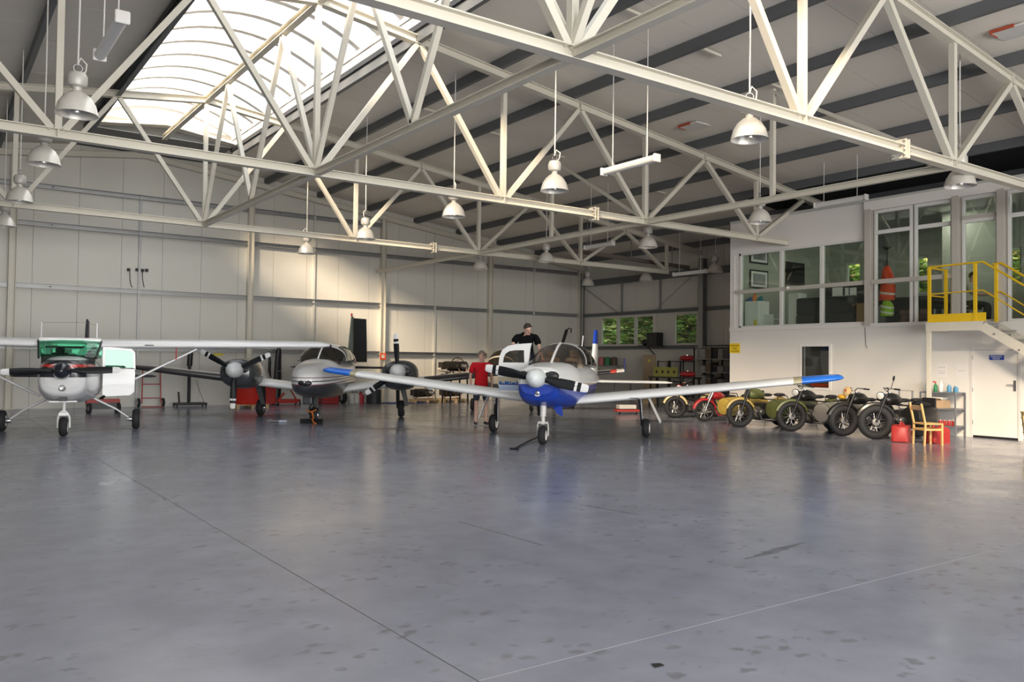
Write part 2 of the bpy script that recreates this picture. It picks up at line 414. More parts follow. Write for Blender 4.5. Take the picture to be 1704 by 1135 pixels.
# ------------------------------------------------------------------ windows of the side wall
leafglass = glass('window_glass', (0.97, 0.98, 0.97), 0.02)
def side_window(i, y0, y1, z0, z1, n, fm):
    w = sempty('window_%d' % i, 'small window in the side wall looking onto greenery')
    t = 0.055
    f = MB().box((WX - .03, y0, z0), (WX + .06, y1, z0 + t)).box((WX - .03, y0, z1 - t), (WX + .06, y1, z1))
    f.box((WX - .03, y0, z0 + t), (WX + .06, y0 + t, z1 - t)).box((WX - .03, y1 - t, z0 + t), (WX + .06, y1, z1 - t))
    f.build('frame', fm, w)
    MB().box((WX - .02, y0 - .12, z0 - .1), (WX - .001, y1 + .12, z0)).box((WX - .02, y0 - .12, z1), (WX - .001, y1 + .12, z1 + .1)).box((WX - .02, y0 - .12, z0), (WX - .001, y0, z1)).box((WX - .02, y1, z0), (WX - .001, y1 + .12, z1)).build('reveal', wallp, w)
    st = (y1 - y0) / n
    for k in range(n):
        if k: MB().box((WX - .025, y0 + k * st - .07, z0 + t), (WX + .055, y0 + k * st + .07, z1 - t)).build('mullion', fm, w)
        MB().box((WX + .01, y0 + k * st + (.07 if k else t), z0 + t), (WX + .016, y0 + (k + 1) * st - (.07 if k < n - 1 else t), z1 - t)).build('pane', leafglass, w)
side_window(2, *wins[0], 3, wallp); side_window(3, *wins[1], 1, wallp)
for i, w in enumerate(offwin): side_window(4 + i, *w, 1, alu)
# greenery outside the windows
def leaves(name, x0, x1, y0, y1, z1, n, cols_, seed):
    rnd = random.Random(seed); mb = MB()
    for k in range(n):
        c = V(rnd.uniform(x0, x1), rnd.uniform(y0, y1), rnd.uniform(0.05, z1)); s = rnd.uniform(0.10, 0.26)
        R = Matrix.Rotation(rnd.uniform(0, 6.3), 4, 'Z') @ Matrix.Rotation(rnd.uniform(-1.2, 1.2), 4, 'X')
        mb.cur = rnd.randrange(len(cols_))
        mb.add([c + R @ v for v in (V(-s, 0, 0), V(0, -s * .45, s * .12), V(s * 1.1, 0, -s * .2), V(0, s * .45, s * .12))], [(0, 1, 2, 3)])
    mb.cur = 2; k = 14   # leafy mass behind the outer leaves
    rows = [[V(x1 + rnd.uniform(-.3, .3), y0 + (y1 - y0) * i / k, z1 * 1.02 * j / 8) for i in range(k + 1)] for j in range(9)]
    mb.loft(rows, False, False, closed=False)
    return mb.build(name, cols_)
gl = [mat('leaf_%d' % i, c, 0.5) for i, c in enumerate(((0.30, 0.50, 0.09), (0.52, 0.64, 0.13), (0.15, 0.28, 0.06), (0.72, 0.76, 0.28), (0.32, 0.23, 0.12)))]  # leaf colours brightened to stand in for sunlight
for y0, y1, sd_ in ((21.5, 33.0, 1), (5.5, 21.0, 2)):
    h = leaves('hedge', 26.4, 29.2, y0 + .25, y1 - .25, 6.4, 15000, gl, sd_)
    tag(h, 'leafy hedge in sun-bright colours behind the three-pane side window' if sd_ == 1 else 'leafy hedge in sun-bright colours behind the office windows', 'hedge'); h['kind'] = 'stuff'
gr = MB().box((WX + .3, -30, -0.3), (60, 50, -0.02)).build('ground_outside', mat('grass_ground', (0.10, 0.16, 0.05), 0.9, noise=.3)); struct(gr)

# ------------------------------------------------------------------ roof
rf = sempty('ceiling', 'pitched roof of light panels on dark purlins')
SKY0, SKY1, KW = -5.0, 26.7, 2.10
y = D + 0.2
while y > -12.4:
    y2 = y - 1.12
    for s in (-1, 1):
        ins = KW if (y2 > SKY0 - .1 and y - 0.3 < SKY1) else 0.0
        xa, xb = X1 + s * ins, X1 + s * (WX - X1 + 0.15)
        za, zb = zroof(xa), zroof(xb)
        vs = [V(xa, y2 + .006, za), V(xb, y2 + .006, zb), V(xb, y - .006, zb), V(xa, y - .006, za)]
        MB().add(vs + [v + V(0, 0, .08) for v in vs], [(0, 1, 2, 3), (7, 6, 5, 4), (0, 4, 5, 1), (1, 5, 6, 2), (2, 6, 7, 3), (3, 7, 4, 0)]).build('roof_panel', roofp, rf)
    y = y2
for s in (-1, 1):
    xa, xb = X1 + s * KW, X1 + s * (WX - X1 + .2)
    vs = [V(xa, -12.4, zroof(xa) + .082), V(xb, -12.4, zroof(xb) + .082), V(xb, D + .3, zroof(xb) + .082), V(xa, D + .3, zroof(xa) + .082)]
    MB().add(vs + [v + V(0, 0, .03) for v in vs], [(0, 1, 2, 3), (7, 6, 5, 4), (0, 4, 5, 1), (1, 5, 6, 2), (2, 6, 7, 3), (3, 7, 4, 0)]).build('roof_sheet', jointm, rf)
purlin_x = [4.1, 6.1, 8.15, 10.2, 12.2, 14.25, 16.3, 18.3]
for s in (-1, 1):
    for k, dx in enumerate(purlin_x):
        xx = X1 + s * dx; zz = zroof(xx) - 0.115
        if s < 0 and dx > 14: continue
        MB().cbeam((xx, -12.4, zz), (xx, D, zz), 0.10, 0.22, 0.02, side=-1).build('purlin', purl, rf)
        if s > 0:
            for yy in (10.9, 18.3):
                MB().beam((xx + .05, yy, zz), (xx + 0.75, yy, zroof(xx + .75) - .06), 0.05, 0.05).build('purlin_stay', cream, rf)
for i, (px_, py_) in enumerate(((1157, 212), (1690, 55))):   # red and white roof hatch markers
    p = atZ(px_, py_, 7.4); zz = zroof(p.x) - 0.004
    e = MB(); e.box((p.x - .28, p.y - .3, zz - .03), (p.x + .28, p.y + .3, zz)).build('roof_outlet', alu, rf)
    MB().box((p.x - .28, p.y + .28, zroof(p.x) - .045), (p.x - .02, p.y + .30, zz)).box((p.x - .30, p.y - .1, zroof(p.x) - .04), (p.x - .28, p.y + .3, zz + .02)).build('outlet_edge', mat('outlet_red', (0.40, 0.07, 0.03), 0.6), rf)

# ------------------------------------------------------------------ ridge skylight
sk = sempty('window_1', 'long arched ridge skylight of clear multiwall sheet')
def sky_mat():
    m = bpy.data.materials.new('multiwall_sheet'); m.use_nodes = True; nt = m.node_tree; L = nt.links
    for n in list(nt.nodes):
        if n.type == 'BSDF_PRINCIPLED': nt.nodes.remove(n)
    out = [n for n in nt.nodes if n.type == 'OUTPUT_MATERIAL'][0]
    t = nt.nodes.new('ShaderNodeBsdfTransparent'); t.inputs[0].default_value = (0.95, 0.96, 0.97, 1)
    d = nt.nodes.new('ShaderNodeBsdfTranslucent'); d.inputs[0].default_value = (0.9, 0.92, 0.94, 1)
    mx = nt.nodes.new('ShaderNodeMixShader'); mx.inputs[0].default_value = 0.28
    L.new(t.outputs[0], mx.inputs[1]); L.new(d.outputs[0], mx.inputs[2]); L.new(mx.outputs[0], out.inputs[0])
    return m
skm = sky_mat()
ZK = zroof(X1 + KW) + 0.36
def arch(t): # t -1..1
    return V(X1 + KW * t, 0, ZK + 0.62 * (1 - t * t))
NA = 14
for s in (-1, 1):
    xx = X1 + s * KW
    MB().box((xx - .06, SKY0, zroof(X1 + KW) - .02), (xx + .06, SKY1, ZK)).build('kerb', alu, sk)
    MB().box((xx - .10, SKY0, zroof(X1 + KW) - .16), (xx + .10, SKY1, zroof(X1 + KW) - .05)).build('gasket', black, sk)
    MB().box((xx - s * .06 - .012, SKY0, ZK - .20), (xx - s * .06 + .012, SKY1, ZK - .17)).build('seam', mat('seam_dark', (.1, .1, .1), .6), sk)
    MB().cbeam((xx, SKY0, zroof(X1 + KW) - .27), (xx, SKY1, zroof(X1 + KW) - .27), .1, .22, .02, side=-s).build('edge_purlin', purl, sk)
y = SKY1; rib0 = None; k = 0
while y > SKY0:
    if rib0 is None:
        mb = MB(); mb.loft([[arch(-1 + 2 * i / NA) + V(0, dy, dz) for dy, dz in ((-.085, 0), (.085, 0), (.085, -.10), (-.085, -.10))] for i in range(NA + 1)])
        rib0 = mb.build('rib', alu, sk); rib0.location.y = y
        mb = MB(); n = NA; vs = []
        for i in range(NA + 1):
            p = arch(-1 + 2 * i / NA); vs += [p + V(0, -.03, -.02), p + V(0, -1.02, -.02)]
        mb.add(vs, [(2 * i, 2 * i + 1, 2 * i + 3, 2 * i + 2) for i in range(NA)])
        pane0 = mb.build('pane', skm, sk); pane0.location.y = y
    else:
        share(rib0, 'rib', (0, y, 0), sk); share(pane0, 'pane', (0, y, 0), sk)
    y -= 1.05
for yy in (SKY1 + .02, SKY0 - 1.0):   # closed ends
    mb = MB(); pts = [arch(-1 + 2 * i / NA) for i in range(NA + 1)]
    poly = [V(X1 - KW, 0, zroof(X1 + KW) - .02)] + pts + [V(X1 + KW, 0, zroof(X1 + KW) - .02)]
    n = len(poly); vs = [p + V(0, yy, 0) for p in poly] + [p + V(0, yy + .03, 0) for p in poly]
    mb.add(vs, [tuple(range(n)), tuple(reversed(range(n, 2 * n)))] + [(i, (i + 1) % n, n + (i + 1) % n, n + i) for i in range(n)])
    mb.build('end_cap', alu, sk)
MB().box((X1 - KW - .1, SKY1, zroof(X1 + KW) + .0), (X1 + KW + .1, D, zroof(X1 + KW) + .36)).build('ridge_flashing', jointm, sk)

# ------------------------------------------------------------------ trusses
def ztop(x): return 8.30 - 0.125 * abs(x - X1)
BN = [X1 + 4.22 * k for k in range(-3, 5)]      # bottom nodes
TN = [X1 + 2.11 + 4.22 * k for k in range(-4, 5)]
def truss(Y, xr, label, cutend=False):
    t = thing('roof_truss', label, 'truss', (X1, Y, ZC), 0, 'cream steel roof trusses')
    def B(mb, n, m=cream): return mb.build(n, m, t, world=True)
    xl = BN[0]
    B(MB().ibeam((xl, Y, ZC), (xr, Y, ZC), .16, .15, .016), 'bottom_chord')
    for s in (-1, 1):
        e = X1 + s * (WX - X1 - .2)
        B(MB().ibeam((X1, Y, ztop(X1)), (e, Y, ztop(e)), .16, .17, .016), 'top_chord')
    for bn in BN:
        if bn > xr + .1: continue
        B(MB().beam((bn, Y, ZC + .07), (bn, Y, ztop(bn) - .08), .10, .10, up=(0, 1, 0)), 'post')
        for tn in (bn - 2.11, bn + 2.11):
            if tn > WX - .3 or tn < XL: continue
            sgn_ = 1 if tn > bn else -1
            B(MB().beam((bn + sgn_ * .09, Y, ZC + .07), (tn - sgn_ * .04, Y, ztop(tn) - .09), .10, .11, up=(0, 1, 0)), 'diagonal')
        B(MB().box((bn - .012, Y - .075, ZC - .07), (bn + .012, Y + .075, ZC + .07)), 'stiffener')
    for tn in TN:
        if XL < tn < WX: B(MB().box((tn - .01, Y - .075, ztop(tn) - .085), (tn + .01, Y + .075, ztop(tn) + .085)), 'stiffener')
    if xr < 12.8: return t
    for s in (-.045, .045):
        sp_ = B(MB().box((12.68 + s - .012, Y - .12, ZC - .15), (12.68 + s + .012, Y + .12, ZC + .15)), 'splice_plate')
        for by in (-.095, .095):
            for bz in (-.11, -.035, .035, .11):
                MB().lathe([(.014, 0), (.014, .05)], 6, rotM('Y', 90, (12.68 + s + .012 - (.05 if s > 0 else 0) * 0 - (.074 if s < 0 else 0), Y + by, ZC + bz))).build('bolt', steel, sp_, world=True)
    return t
truss(Y2, BN[-1] + .12, 'cream roof truss closest to the panelled gable wall')
truss(Y1, WO - .02, 'cream roof truss whose bottom chord ends at the white office wall')
truss(Y0, WX - .3, 'cream roof truss overhead with bolted splice, in front of the office glazing')
def tie(name, label, x, segs_, zt, kind):
    t = thing(name, label, 'truss', (x, segs_[0][0], ZC), 0)
    def B(mb, n, m=cream): return mb.build(n, m, t, world=True)
    for (ya, yb) in segs_:
        B(MB().ibeam((x, ya, ZC - .01), (x, yb, ZC - .01), .12, .12, .014), 'bottom_chord')
        if kind == 'ridge':
            B(MB().ibeam((x, ya, zt), (x, yb, zt), .14, .14, .014), 'ridge_beam')
            ym = (ya + yb) / 2; q1, q3 = (ya + ym) / 2, (ym + yb) / 2
            for p, q in (((ya, ZC + .05), (q1, zt - .07)), ((ym, ZC + .05), (q1, zt - .07)), ((ym, ZC + .05), (q3, zt - .07)), ((yb, ZC + .05), (q3, zt - .07))):
                B(MB().beam((x, p[0], p[1]), (x, q[0], q[1]), .09, .09, up=(1, 0, 0)), 'diagonal')
        elif abs(ya - yb) > 7.3 and max(ya, yb) < D - 1:
            ym = (ya + yb) / 2
            B(MB().beam((x, ym, ZC + .05), (x, ym, zt), .09, .09, up=(1, 0, 0)), 'post')
            B(MB().beam((x, min(ya, yb) + .1, ZC + .1), (x, ym, zt - .05), .07, .07, up=(1, 0, 0)), 'diagonal')
    return t
tr = tie('ridge_truss', 'lattice tie truss running lengthwise under the arched skylight', X1, [(Y2, Y1), (Y1, Y0), (Y0, -.27)], 8.30, 'ridge')
MB().ibeam((X1, Y2, 8.30), (X1, SKY1 - .1, 8.30), .14, .14, .014).build('ridge_beam', cream, tr, world=True)
tie('tie_beam', 'long cream tie beam crossing the trusses towards the gable column', X2, [(D - .22, Y2), (Y2, Y1), (Y1, Y0)], zroof(X2) - .2, 'side')
tr = thing('cable_tray', 'dark beam hanging under the eaves behind the trusses', 'beam', (20, 22, 5.4))
pA, pB = V(18.6, 22.8, 5.62), V(WX - .3, 22.6, 5.42)
MB().beam(pA, pB, .12, .14).build('channel', mat('tray_brown', (.16, .13, .11), .6), tr, world=True)
for tt in (.15, .5, .85):
    p = pA.lerp(pB, tt); MB().beam(p + V(0, 0, .07), V(p.x, p.y, zroof(p.x)), .025, .025, up=(0, 1, 0)).build('hanger', girtm, tr, world=True)
# ------------------------------------------------------------------ office block (two storeys)
YC, YE, ZF, ZT = 16.64, 3.0, 2.66, 5.86
wo = sempty('wall_office', 'white office wall below the upper glazing')
def wbox(y0, y1, z0, z1, name='wall_part'): return MB().box((WO, y0, z0), (WO + .15, y1, z1)).build(name, white, wo)
GW = (13.27, 14.11, 1.02, 2.14); DR = (8.545, 9.53, 0.0, 2.02)
wbox(GW[1], YC, 0, ZF); wbox(GW[0], GW[1], 0, GW[2]); wbox(GW[0], GW[1], GW[3], ZF)
wbox(DR[1], GW[0], 0, ZF); wbox(DR[0], DR[1], DR[3], ZF); wbox(YE, DR[0], 0, ZF)
wbox(12.20, YC, 4.93, ZT); wbox(16.30, YC, ZF, 4.93)
MB().box((WO - .035, 10.2, 2.62), (WO - .001, YC, 2.72)).build('sill_trim', white, wo)
MB().box((WO - .012, 16.46, 2.74), (WO - .001, 16.52, 4.9)).build('corner_trim', white, wo)
we = MB().box((WO + .15, YC - .12, 0), (WX - .01, YC, ZT)).build('wall_office_end', white); struct(we)
w2 = MB().box((WO + .15, YE, 0), (WX - .01, YE + .12, ZT)).build('wall_office_front', white); struct(w2)
of = MB().box((WO + .16, YE + .12, 2.45), (WX - .01, YC - .12, ZF)).build('floor_office', mat('office_carpet', (.17, .16, .15), .8)); struct(of)
oc = MB().box((WO - .02, YE, ZT), (WX - .01, YC, ZT + .08)).build('ceiling_office', mat('office_ceiling', (.55, .55, .52), .7)); struct(oc)
ib = mat('office_green_wall', (.42, .44, .37), .7)
lin = sempty('wall_office_rear')
ec = sorted({YE + .12, YC - .12} | {min(max(w[0], YE + .12), YC - .12) for w in offwin} | {min(w[1], YC - .12) for w in offwin})
for a, c in zip(ec[:-1], ec[1:]):
    mid = (a + c) / 2; w = [w for w in offwin if w[0] < mid < w[1]]
    for z0, z1 in ([(ZF, ZT)] if not w else [(ZF, w[0][2]), (w[0][3], ZT)]):
        if c - a > .01: MB().box((WX - .09, a, z0), (WX - .04, c, z1)).build('lining', ib, lin)
MB().box((WO + .15, YC - .14, ZF), (WX - .1, YC - .12, ZT)).build('end_lining', ib, lin)
MB().box((22.6, 9.85, ZF), (22.7, 11.6, ZT)).build('partition', ib, lin)
blk = mat('shade_black', (.02, .02, .022), .9)  # black sheets added above the office, standing in for deep shade
MB().box((WX - .06, YE, ZT + .1), (WX - .01, YC + .1, zroof(WX) - .02)).build('shade_lining', blk, wr)
MB().box((WO + .3, YE, ZT + .085), (WX - .07, YC - .02, ZT + .10)).build('shade_cover', blk, oc)
for k in range(12):  # black strips under the roof panels, shade put into the colour
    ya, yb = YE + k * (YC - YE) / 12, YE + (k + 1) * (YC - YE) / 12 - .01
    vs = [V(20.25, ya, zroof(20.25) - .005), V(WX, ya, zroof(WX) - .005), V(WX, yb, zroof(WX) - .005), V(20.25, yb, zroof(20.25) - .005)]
    MB().add(vs + [v - V(0, 0, .02) for v in vs], [(0, 1, 2, 3), (7, 6, 5, 4), (0, 4, 5, 1), (1, 5, 6, 2), (2, 6, 7, 3), (3, 7, 4, 0)]).build('shade_strip', blk, rf)
# ---- glazing
og = glass('office_glass', (0.86, 0.90, 0.86), 0.035, 0.01)
railm = mat('rail_grey', (.50, .47, .42), .45)
def yp(px): return atX(px, 500, WO).y
g2 = sempty('window_8', 'six-pane office window band on the upper floor')
Ys = [16.28, yp(1300), yp(1367), 12.20]
Zs = [2.72, 3.78, 4.93]
mf = MB().box((WO - .02, Ys[-1], Zs[0] - .02), (WO + .1, Ys[0], Zs[0] + .05)).box((WO - .02, Ys[-1], Zs[2] - .06), (WO + .1, Ys[0], Zs[2])).box((WO - .02, Ys[0] - .06, Zs[0]), (WO + .1, Ys[0], Zs[2]))
mf.build('frame', alu, g2)
for yy in Ys[1:3]: MB().box((WO - .02, yy - .045, Zs[0] + .05), (WO + .1, yy + .045, Zs[2] - .06)).build('mullion', alu, g2)
MB().box((WO - .07, Ys[-1] - .05, Zs[1] - .055), (WO - .021, Ys[0] + .1, Zs[1] + .055)).build('rail', railm, g2)
for i in range(3):
    for j in range(2):
        MB().box((WO + .03, Ys[i + 1] + .05, Zs[j] + .04), (WO + .036, Ys[i] - .05, Zs[j + 1] - .04)).build('pane', og, g2)
MB().ball((WO - .09, yp(1314), 3.80), .045, 10).build('bracket_cap', mat('cap_white', (.85, .82, .75), .4), g2, 60)
g3 = sempty('window_9', 'tall office glazing with posts beside the stair landing')
for yy in (12.09, 9.86, 8.85, 7.2, 5.6): MB().ibeam((WO - .05, yy, ZF), (WO - .05, yy, ZT - .2), .16, .16, .02, up=(1, 0, 0)).build('post', railm, g3)
MB().box((WO - .12, YE, 5.62), (WO + .05, 12.19, ZT)).build('head_beam', white, g3)
bays = [(11.97, 10.97), (10.91, 9.97), (9.76, 8.95), (8.75, 7.3), (7.1, 5.7)]
for bi, (ya, yb) in enumerate(bays):
    zr = 5.05
    f = MB().box((WO - .01, yb, ZF), (WO + .07, yb + .06, 5.62)).box((WO - .01, ya - .06, ZF), (WO + .07, ya, 5.62)).box((WO - .01, yb + .06, zr - .05), (WO + .07, ya - .06, zr + .05)).box((WO - .01, yb + .06, 5.54), (WO + .07, ya - .06, 5.62)).box((WO - .01, yb + .06, ZF), (WO + .07, ya - .06, ZF + .06))
    f.build('frame', alu, g3)
    MB().box((WO + .03, yb + .06, ZF + .06), (WO + .036, ya - .06, zr - .05)).build('pane', og, g3)
    MB().box((WO + .03, yb + .06, zr + .05), (WO + .036, ya - .06, 5.54)).build('pane', og, g3)
MB().box((WO - .1, 9.95, 3.72), (WO - .02, 12.0, 3.83)).build('rail', railm, g3)
MB().box((WO - .03, 8.96, 5.08), (WO - .012, 9.75, 5.17)).build('door_head', railm, g3)
# ground floor window, door
g4 = sempty('window_10', 'plain window in the white office wall behind the blue wing tip')
f = MB(); t = .07
f.box((WO - .02, GW[0] - t, GW[2] - t), (WO + .06, GW[1] + t, GW[2])).box((WO - .02, GW[0] - t, GW[3]), (WO + .06, GW[1] + t, GW[3] + t)).box((WO - .02, GW[0] - t, GW[2]), (WO + .06, GW[0], GW[3])).box((WO - .02, GW[1], GW[2]), (WO + .06, GW[1] + t, GW[3]))
f.build('frame', mat('window_white', (.82, .80, .77), .4), g4)
MB().box((WO + .02, GW[0], GW[2]), (WO + .026, GW[1], GW[3])).build('pane', glass('dark_glass', (.72, .73, .72), .05, .02), g4)
MB().box((WO + .22, 12.6, .5), (WO + .24, 14.9, 2.5)).build('blind', mat('blind_grey', (.20, .19, .175), .8), g4)
MB().beam((WO + .19, 13.62, 2.2), (WO + .19, 13.2, 1.75), .02, .03, up=(1, 0, 0)).build('blind_edge', mat('blind_pale', (.5, .48, .45), .8), g4)
MB().box((WO + .15, 13.25, 1.04), (WO + .21, 13.95, 1.12)).build('sill_item', mat('sign_red', (0.75, 0.10, 0.03), 0.5), g4)
dr = sempty('door_1', 'white office door with black handle')
MB().box((WO + .012, DR[0] + .005, .05), (WO + .06, DR[1] - .005, DR[3] - .006)).build('leaf', mat('door_white', (.82, .79, .75), .4), dr)
MB().box((WO + .015, DR[0], 0), (WO + .06, DR[1], .045)).build('threshold', black, dr)
MB().box((WO - .012, DR[0] - .06, 0), (WO, DR[0], DR[3] + .06)).box((WO - .012, DR[1], 0), (WO, DR[1] + .05, DR[3] + .06)).build('door_frame', alu, dr)
hp = atX(1688, 643, WO)
MB().box((WO - .004, hp.y - .03, hp.z - .11), (WO + .012, hp.y + .02, hp.z + .13)).build('handle_plate', mat('handle_grey', (.10, .10, .105), .4), dr)
MB().tube([(WO + .01, hp.y, hp.z + .03), (WO - .05, hp.y, hp.z + .03), (WO - .055, hp.y + .13, hp.z + .035)], .011, 6).build('handle', chrome, dr, 50)
for zz in (.35, 1.1, 1.85): MB().lathe([(.012, -.05), (.012, .05)], 8, Matrix.Translation((WO - .005, DR[1] - .002, zz))).build('hinge', steel, dr)
# blue door sign, two lines of white letters (not legible in the photograph)
sg = thing('door_sign', 'small blue sign with white lettering on the office door', 'sign', (WO + .005, 9.0, 1.86))
a, b2 = atX(1646.5, 591, WO), atX(1670.5, 599, WO)
MB().box((WO - .002, b2.y, b2.z), (WO + .009, a.y, a.z)).build('plate', mat('sign_blue', (.02, .07, .42), .4), sg, world=True)
sw = mat('sign_white', (.8, .82, .85), .5)
for zc_, u0, u1, n in ((.70, .10, .90, 9), (.27, .24, .76, 6)):
    for k in range(n):
        ya = a.y + (b2.y - a.y) * (u0 + (u1 - u0) * k / n); yb = a.y + (b2.y - a.y) * (u0 + (u1 - u0) * (k + .72) / n)
        zz = b2.z + (a.z - b2.z) * zc_
        mb = MB().box((WO - .004, yb, zz - .017), (WO - .002, ya, zz - .010)).box((WO - .004, yb, zz + .010), (WO - .002, ya, zz + .017)).box((WO - .004, ya - .008, zz - .01), (WO - .002, ya, zz + .01))
        mb.build('letter', sw, sg, world=True)
sg = thing('warning_sign', 'square yellow notice with dark lettering at the office corner', 'sign', (WO - .005, 16.28, 2.1))
a, b2 = atX(1214.8, 571.5, WO), atX(1231.5, 587.5, WO)
MB().box((WO - .012, b2.y, b2.z), (WO - .002, a.y, a.z)).build('plate', mat('sign_yellow', (.82, .58, .02), .5), sg, world=True)
sm_ = mat('sign_ink', (.10, .07, .01), .6)
for zc_, u0, u1, n, hh in ((.76, .1, .9, 8, .02), (.48, .25, .72, 4, .022), (.2, .1, .9, 8, .022)):
    for k in range(n):
        ya = a.y + (b2.y - a.y) * (u0 + (u1 - u0) * k / n); yb = a.y + (b2.y - a.y) * (u0 + (u1 - u0) * (k + .7) / n)
        zz = b2.z + (a.z - b2.z) * zc_
        MB().box((WO - .014, yb, zz + hh * .5), (WO - .012, ya, zz + hh)).box((WO - .014, yb, zz - hh), (WO - .012, ya, zz - hh * .5)).box((WO - .014, yb, zz - hh), (WO - .012, yb + .012, zz + hh)).build('letter', sm_, sg, world=True)
for i, (p0, p1, lab) in enumerate((((1559, 606), (1575, 628), 'faint paper notice with grey lines behind the landing post'), ((1592, 606), (1608, 628), 'faint paper notice with one grey line beside the door'))):
    a, b2 = atX(*p0, WO), atX(*p1, WO)
    o = thing('paper_notice', lab, 'notice', (WO - .005, (a.y + b2.y) / 2, b2.z))
    MB().box((WO - .006, b2.y, b2.z), (WO - .002, a.y, a.z)).build('sheet', mat('paper', (.82, .80, .78), .7), o, world=True)
    for fz in ((.75, .45, .3) if i == 0 else (.5,)):
        zz = b2.z + (a.z - b2.z) * fz
        MB().box((WO - .008, b2.y + .03, zz - .006), (WO - .006, a.y - .03, zz + .006)).build('print_line', mat('print_grey', (.5, .5, .5), .7), o, world=True)
c_ = thing('loose_cable', 'thin grey cable hanging down the white wall', 'cable', (WO - .02, yp(1441), 2.4))
MB().tube([(WO - .01, yp(1440), 2.62), (WO - .015, yp(1441), 2.3), (WO - .02, yp(1442), 2.15), (WO - .03, yp(1444), 2.08)], .008, 5).build('wire', girtm, c_, world=True)

# ------------------------------------------------------------------ landing and stair with yellow rails
XF = 19.06; ya_, yb_ = 10.14, 8.88
st = thing('stair_landing', 'cream steel landing and stair up to the glazed office door', 'stairs', (19.5, 9.5, 0))
yel = mat('rail_yellow', (.78, .50, .012), .38)
MB().box((XF, yb_, ZF - .06), (WO - .13, ya_, ZF - .02)).build('deck', mat('deck_grey', (.35, .34, .32), .5, .3), st, world=True)
MB().cbeam((XF - .02, ya_, ZF - .12), (XF - .02, yb_ - .02, ZF - .12), .07, .2, .012).build('edge_beam', cream, st, world=True)
MB().cbeam((XF, ya_, ZF - .12), (WO, ya_, ZF - .12), .07, .2, .012).build('edge_beam', cream, st, world=True)
MB().beam((XF, ya_ - .05, 0), (XF, ya_ - .05, ZF - .2), .08, .08, up=(1, 0, 0)).build('support_post', cream, st, world=True)
yb2 = yb_ - (ZF) / .70
for xx in (XF - .02, WO - .16):
    MB().beam((xx, yb_, ZF - .14), (xx, yb2 - .2, -.02 + .05), .05, .2).build('stringer', cream, st, world=True)
    for k in range(6):
        yy = yb_ - .25 - k * .5
        MB().lathe([(.02, 0), (.02, .015)], 8, rotM('Y', -90, (xx - .025, yy, ZF - .14 + (yy - yb_) * .70))).build('bolt', steel, st, world=True)
n = 13
for k in range(1, n):
    z = ZF - k * ZF / n; yy = yb_ - k * (ZF / n) / .70
    MB().box((XF + .01, yy - .1, z - .03), (WO - .19, yy + .16, z)).build('tread', mat('deck_grey', (.35, .34, .32), .5, .3), st, world=True)
def rail(name, label, pts, posts, mid=None, kick=None):
    t = thing(name, label, 'railing', (pts[0][0], pts[0][1], ZF - .02))
    MB().tube(pts, .024, 8).build('handrail', yel, t, 40, world=True)
    if mid: MB().tube(mid, .016, 8).build('midrail', yel, t, 40, world=True)
    for p, z1 in posts: MB().beam((p[0], p[1], p[2]), (p[0], p[1], z1), .06, .06, up=(1, 0, 0)).build('post', yel, t, world=True)
    if kick: MB().box(*kick).build('kickboard', yel, t, world=True)
    return t
zh = 3.93; zm = 3.30
rail('guard_rail', 'yellow guard rail along the landing and down the open stair side',
     [(XF, ya_ - .06, zh), (XF, yb_, zh + .02), (XF, yb_ - 2.6, zh + .02 - 2.6 * .70)], [((XF, ya_ - .06, ZF - .03), zh), ((XF, 9.05, ZF - .03), zh), ((XF, 7.0, ZF - .03 - 1.35), zh - 1.32)],
     [(XF, ya_ - .06, zm), (XF, yb_, zm + .02), (XF, yb_ - 2.6, zm + .02 - 2.6 * .70)], ((XF - .02, 8.82, ZF - .02), (XF, ya_ - .04, ZF + .17)))
rail('guard_rail', 'short yellow guard rail across the end of the landing', [(XF + .03, ya_ - .06, zh - .015), (WO - .1, ya_ - .06, zh - .015)], [((WO - .12, ya_ - .06, ZF - .03), zh)],
     [(XF + .03, ya_ - .06, zm - .03), (WO - .1, ya_ - .06, zm - .03)])
rail('guard_rail', 'yellow guard rail down the wall side of the stair', [(WO - .16, 9.0, zh + .03), (WO - .16, yb_ - .05, zh + .05), (WO - .16, yb_ - 2.6, zh + .05 - 2.55 * .70)], [((WO - .16, 8.93, ZF - .03), zh + .03), ((WO - .16, 6.6, ZF - 1.6), zh - 1.5)],
     [(WO - .16, 8.93, zm + .03), (WO - .16, yb_ - .05, zm + .03), (WO - .16, yb_ - 2.6, zm + .03 - 2.55 * .70)])

# ------------------------------------------------------------------ things inside the office
YI = YC - .15
def picture(p0, p1, lab):
    a, b2 = atY(*p0, YI), atY(*p1, YI); x0, x1, z0, z1 = a.x, b2.x, b2.z, a.z
    t = thing('framed_picture', lab, 'picture', ((x0 + x1) / 2, YI, z0))
    MB().box((x0, YI - .03, z0), (x1, YI - .005, z1)).build('frame', black, t, world=True)
    MB().box((x0 + .05, YI - .034, z0 + .05), (x1 - .05, YI - .03, z1 - .05)).build('mount', mat('paper', (.82, .80, .78), .7), t, world=True)
    ph = mat('grey_photo', (.25, .26, .27), .5, noise=.8, nscale=3)
    MB().box((x0 + .14, YI - .037, z0 + .12), (x1 - .14, YI - .034, z1 - .12)).build('print', ph, t, world=True)
picture((1247, 413), (1277, 441), 'grey framed print hung higher on the office end wall')
picture((1247, 448), (1277, 482), 'grey framed print hung lower on the office end wall')
a, b2 = atY(1301, 434, YI - .05), atY(1338, 476, YI - .05)
t = thing('television', 'black wall television seen through the office window', 'television', ((a.x + b2.x) / 2, YI - .05, b2.z))
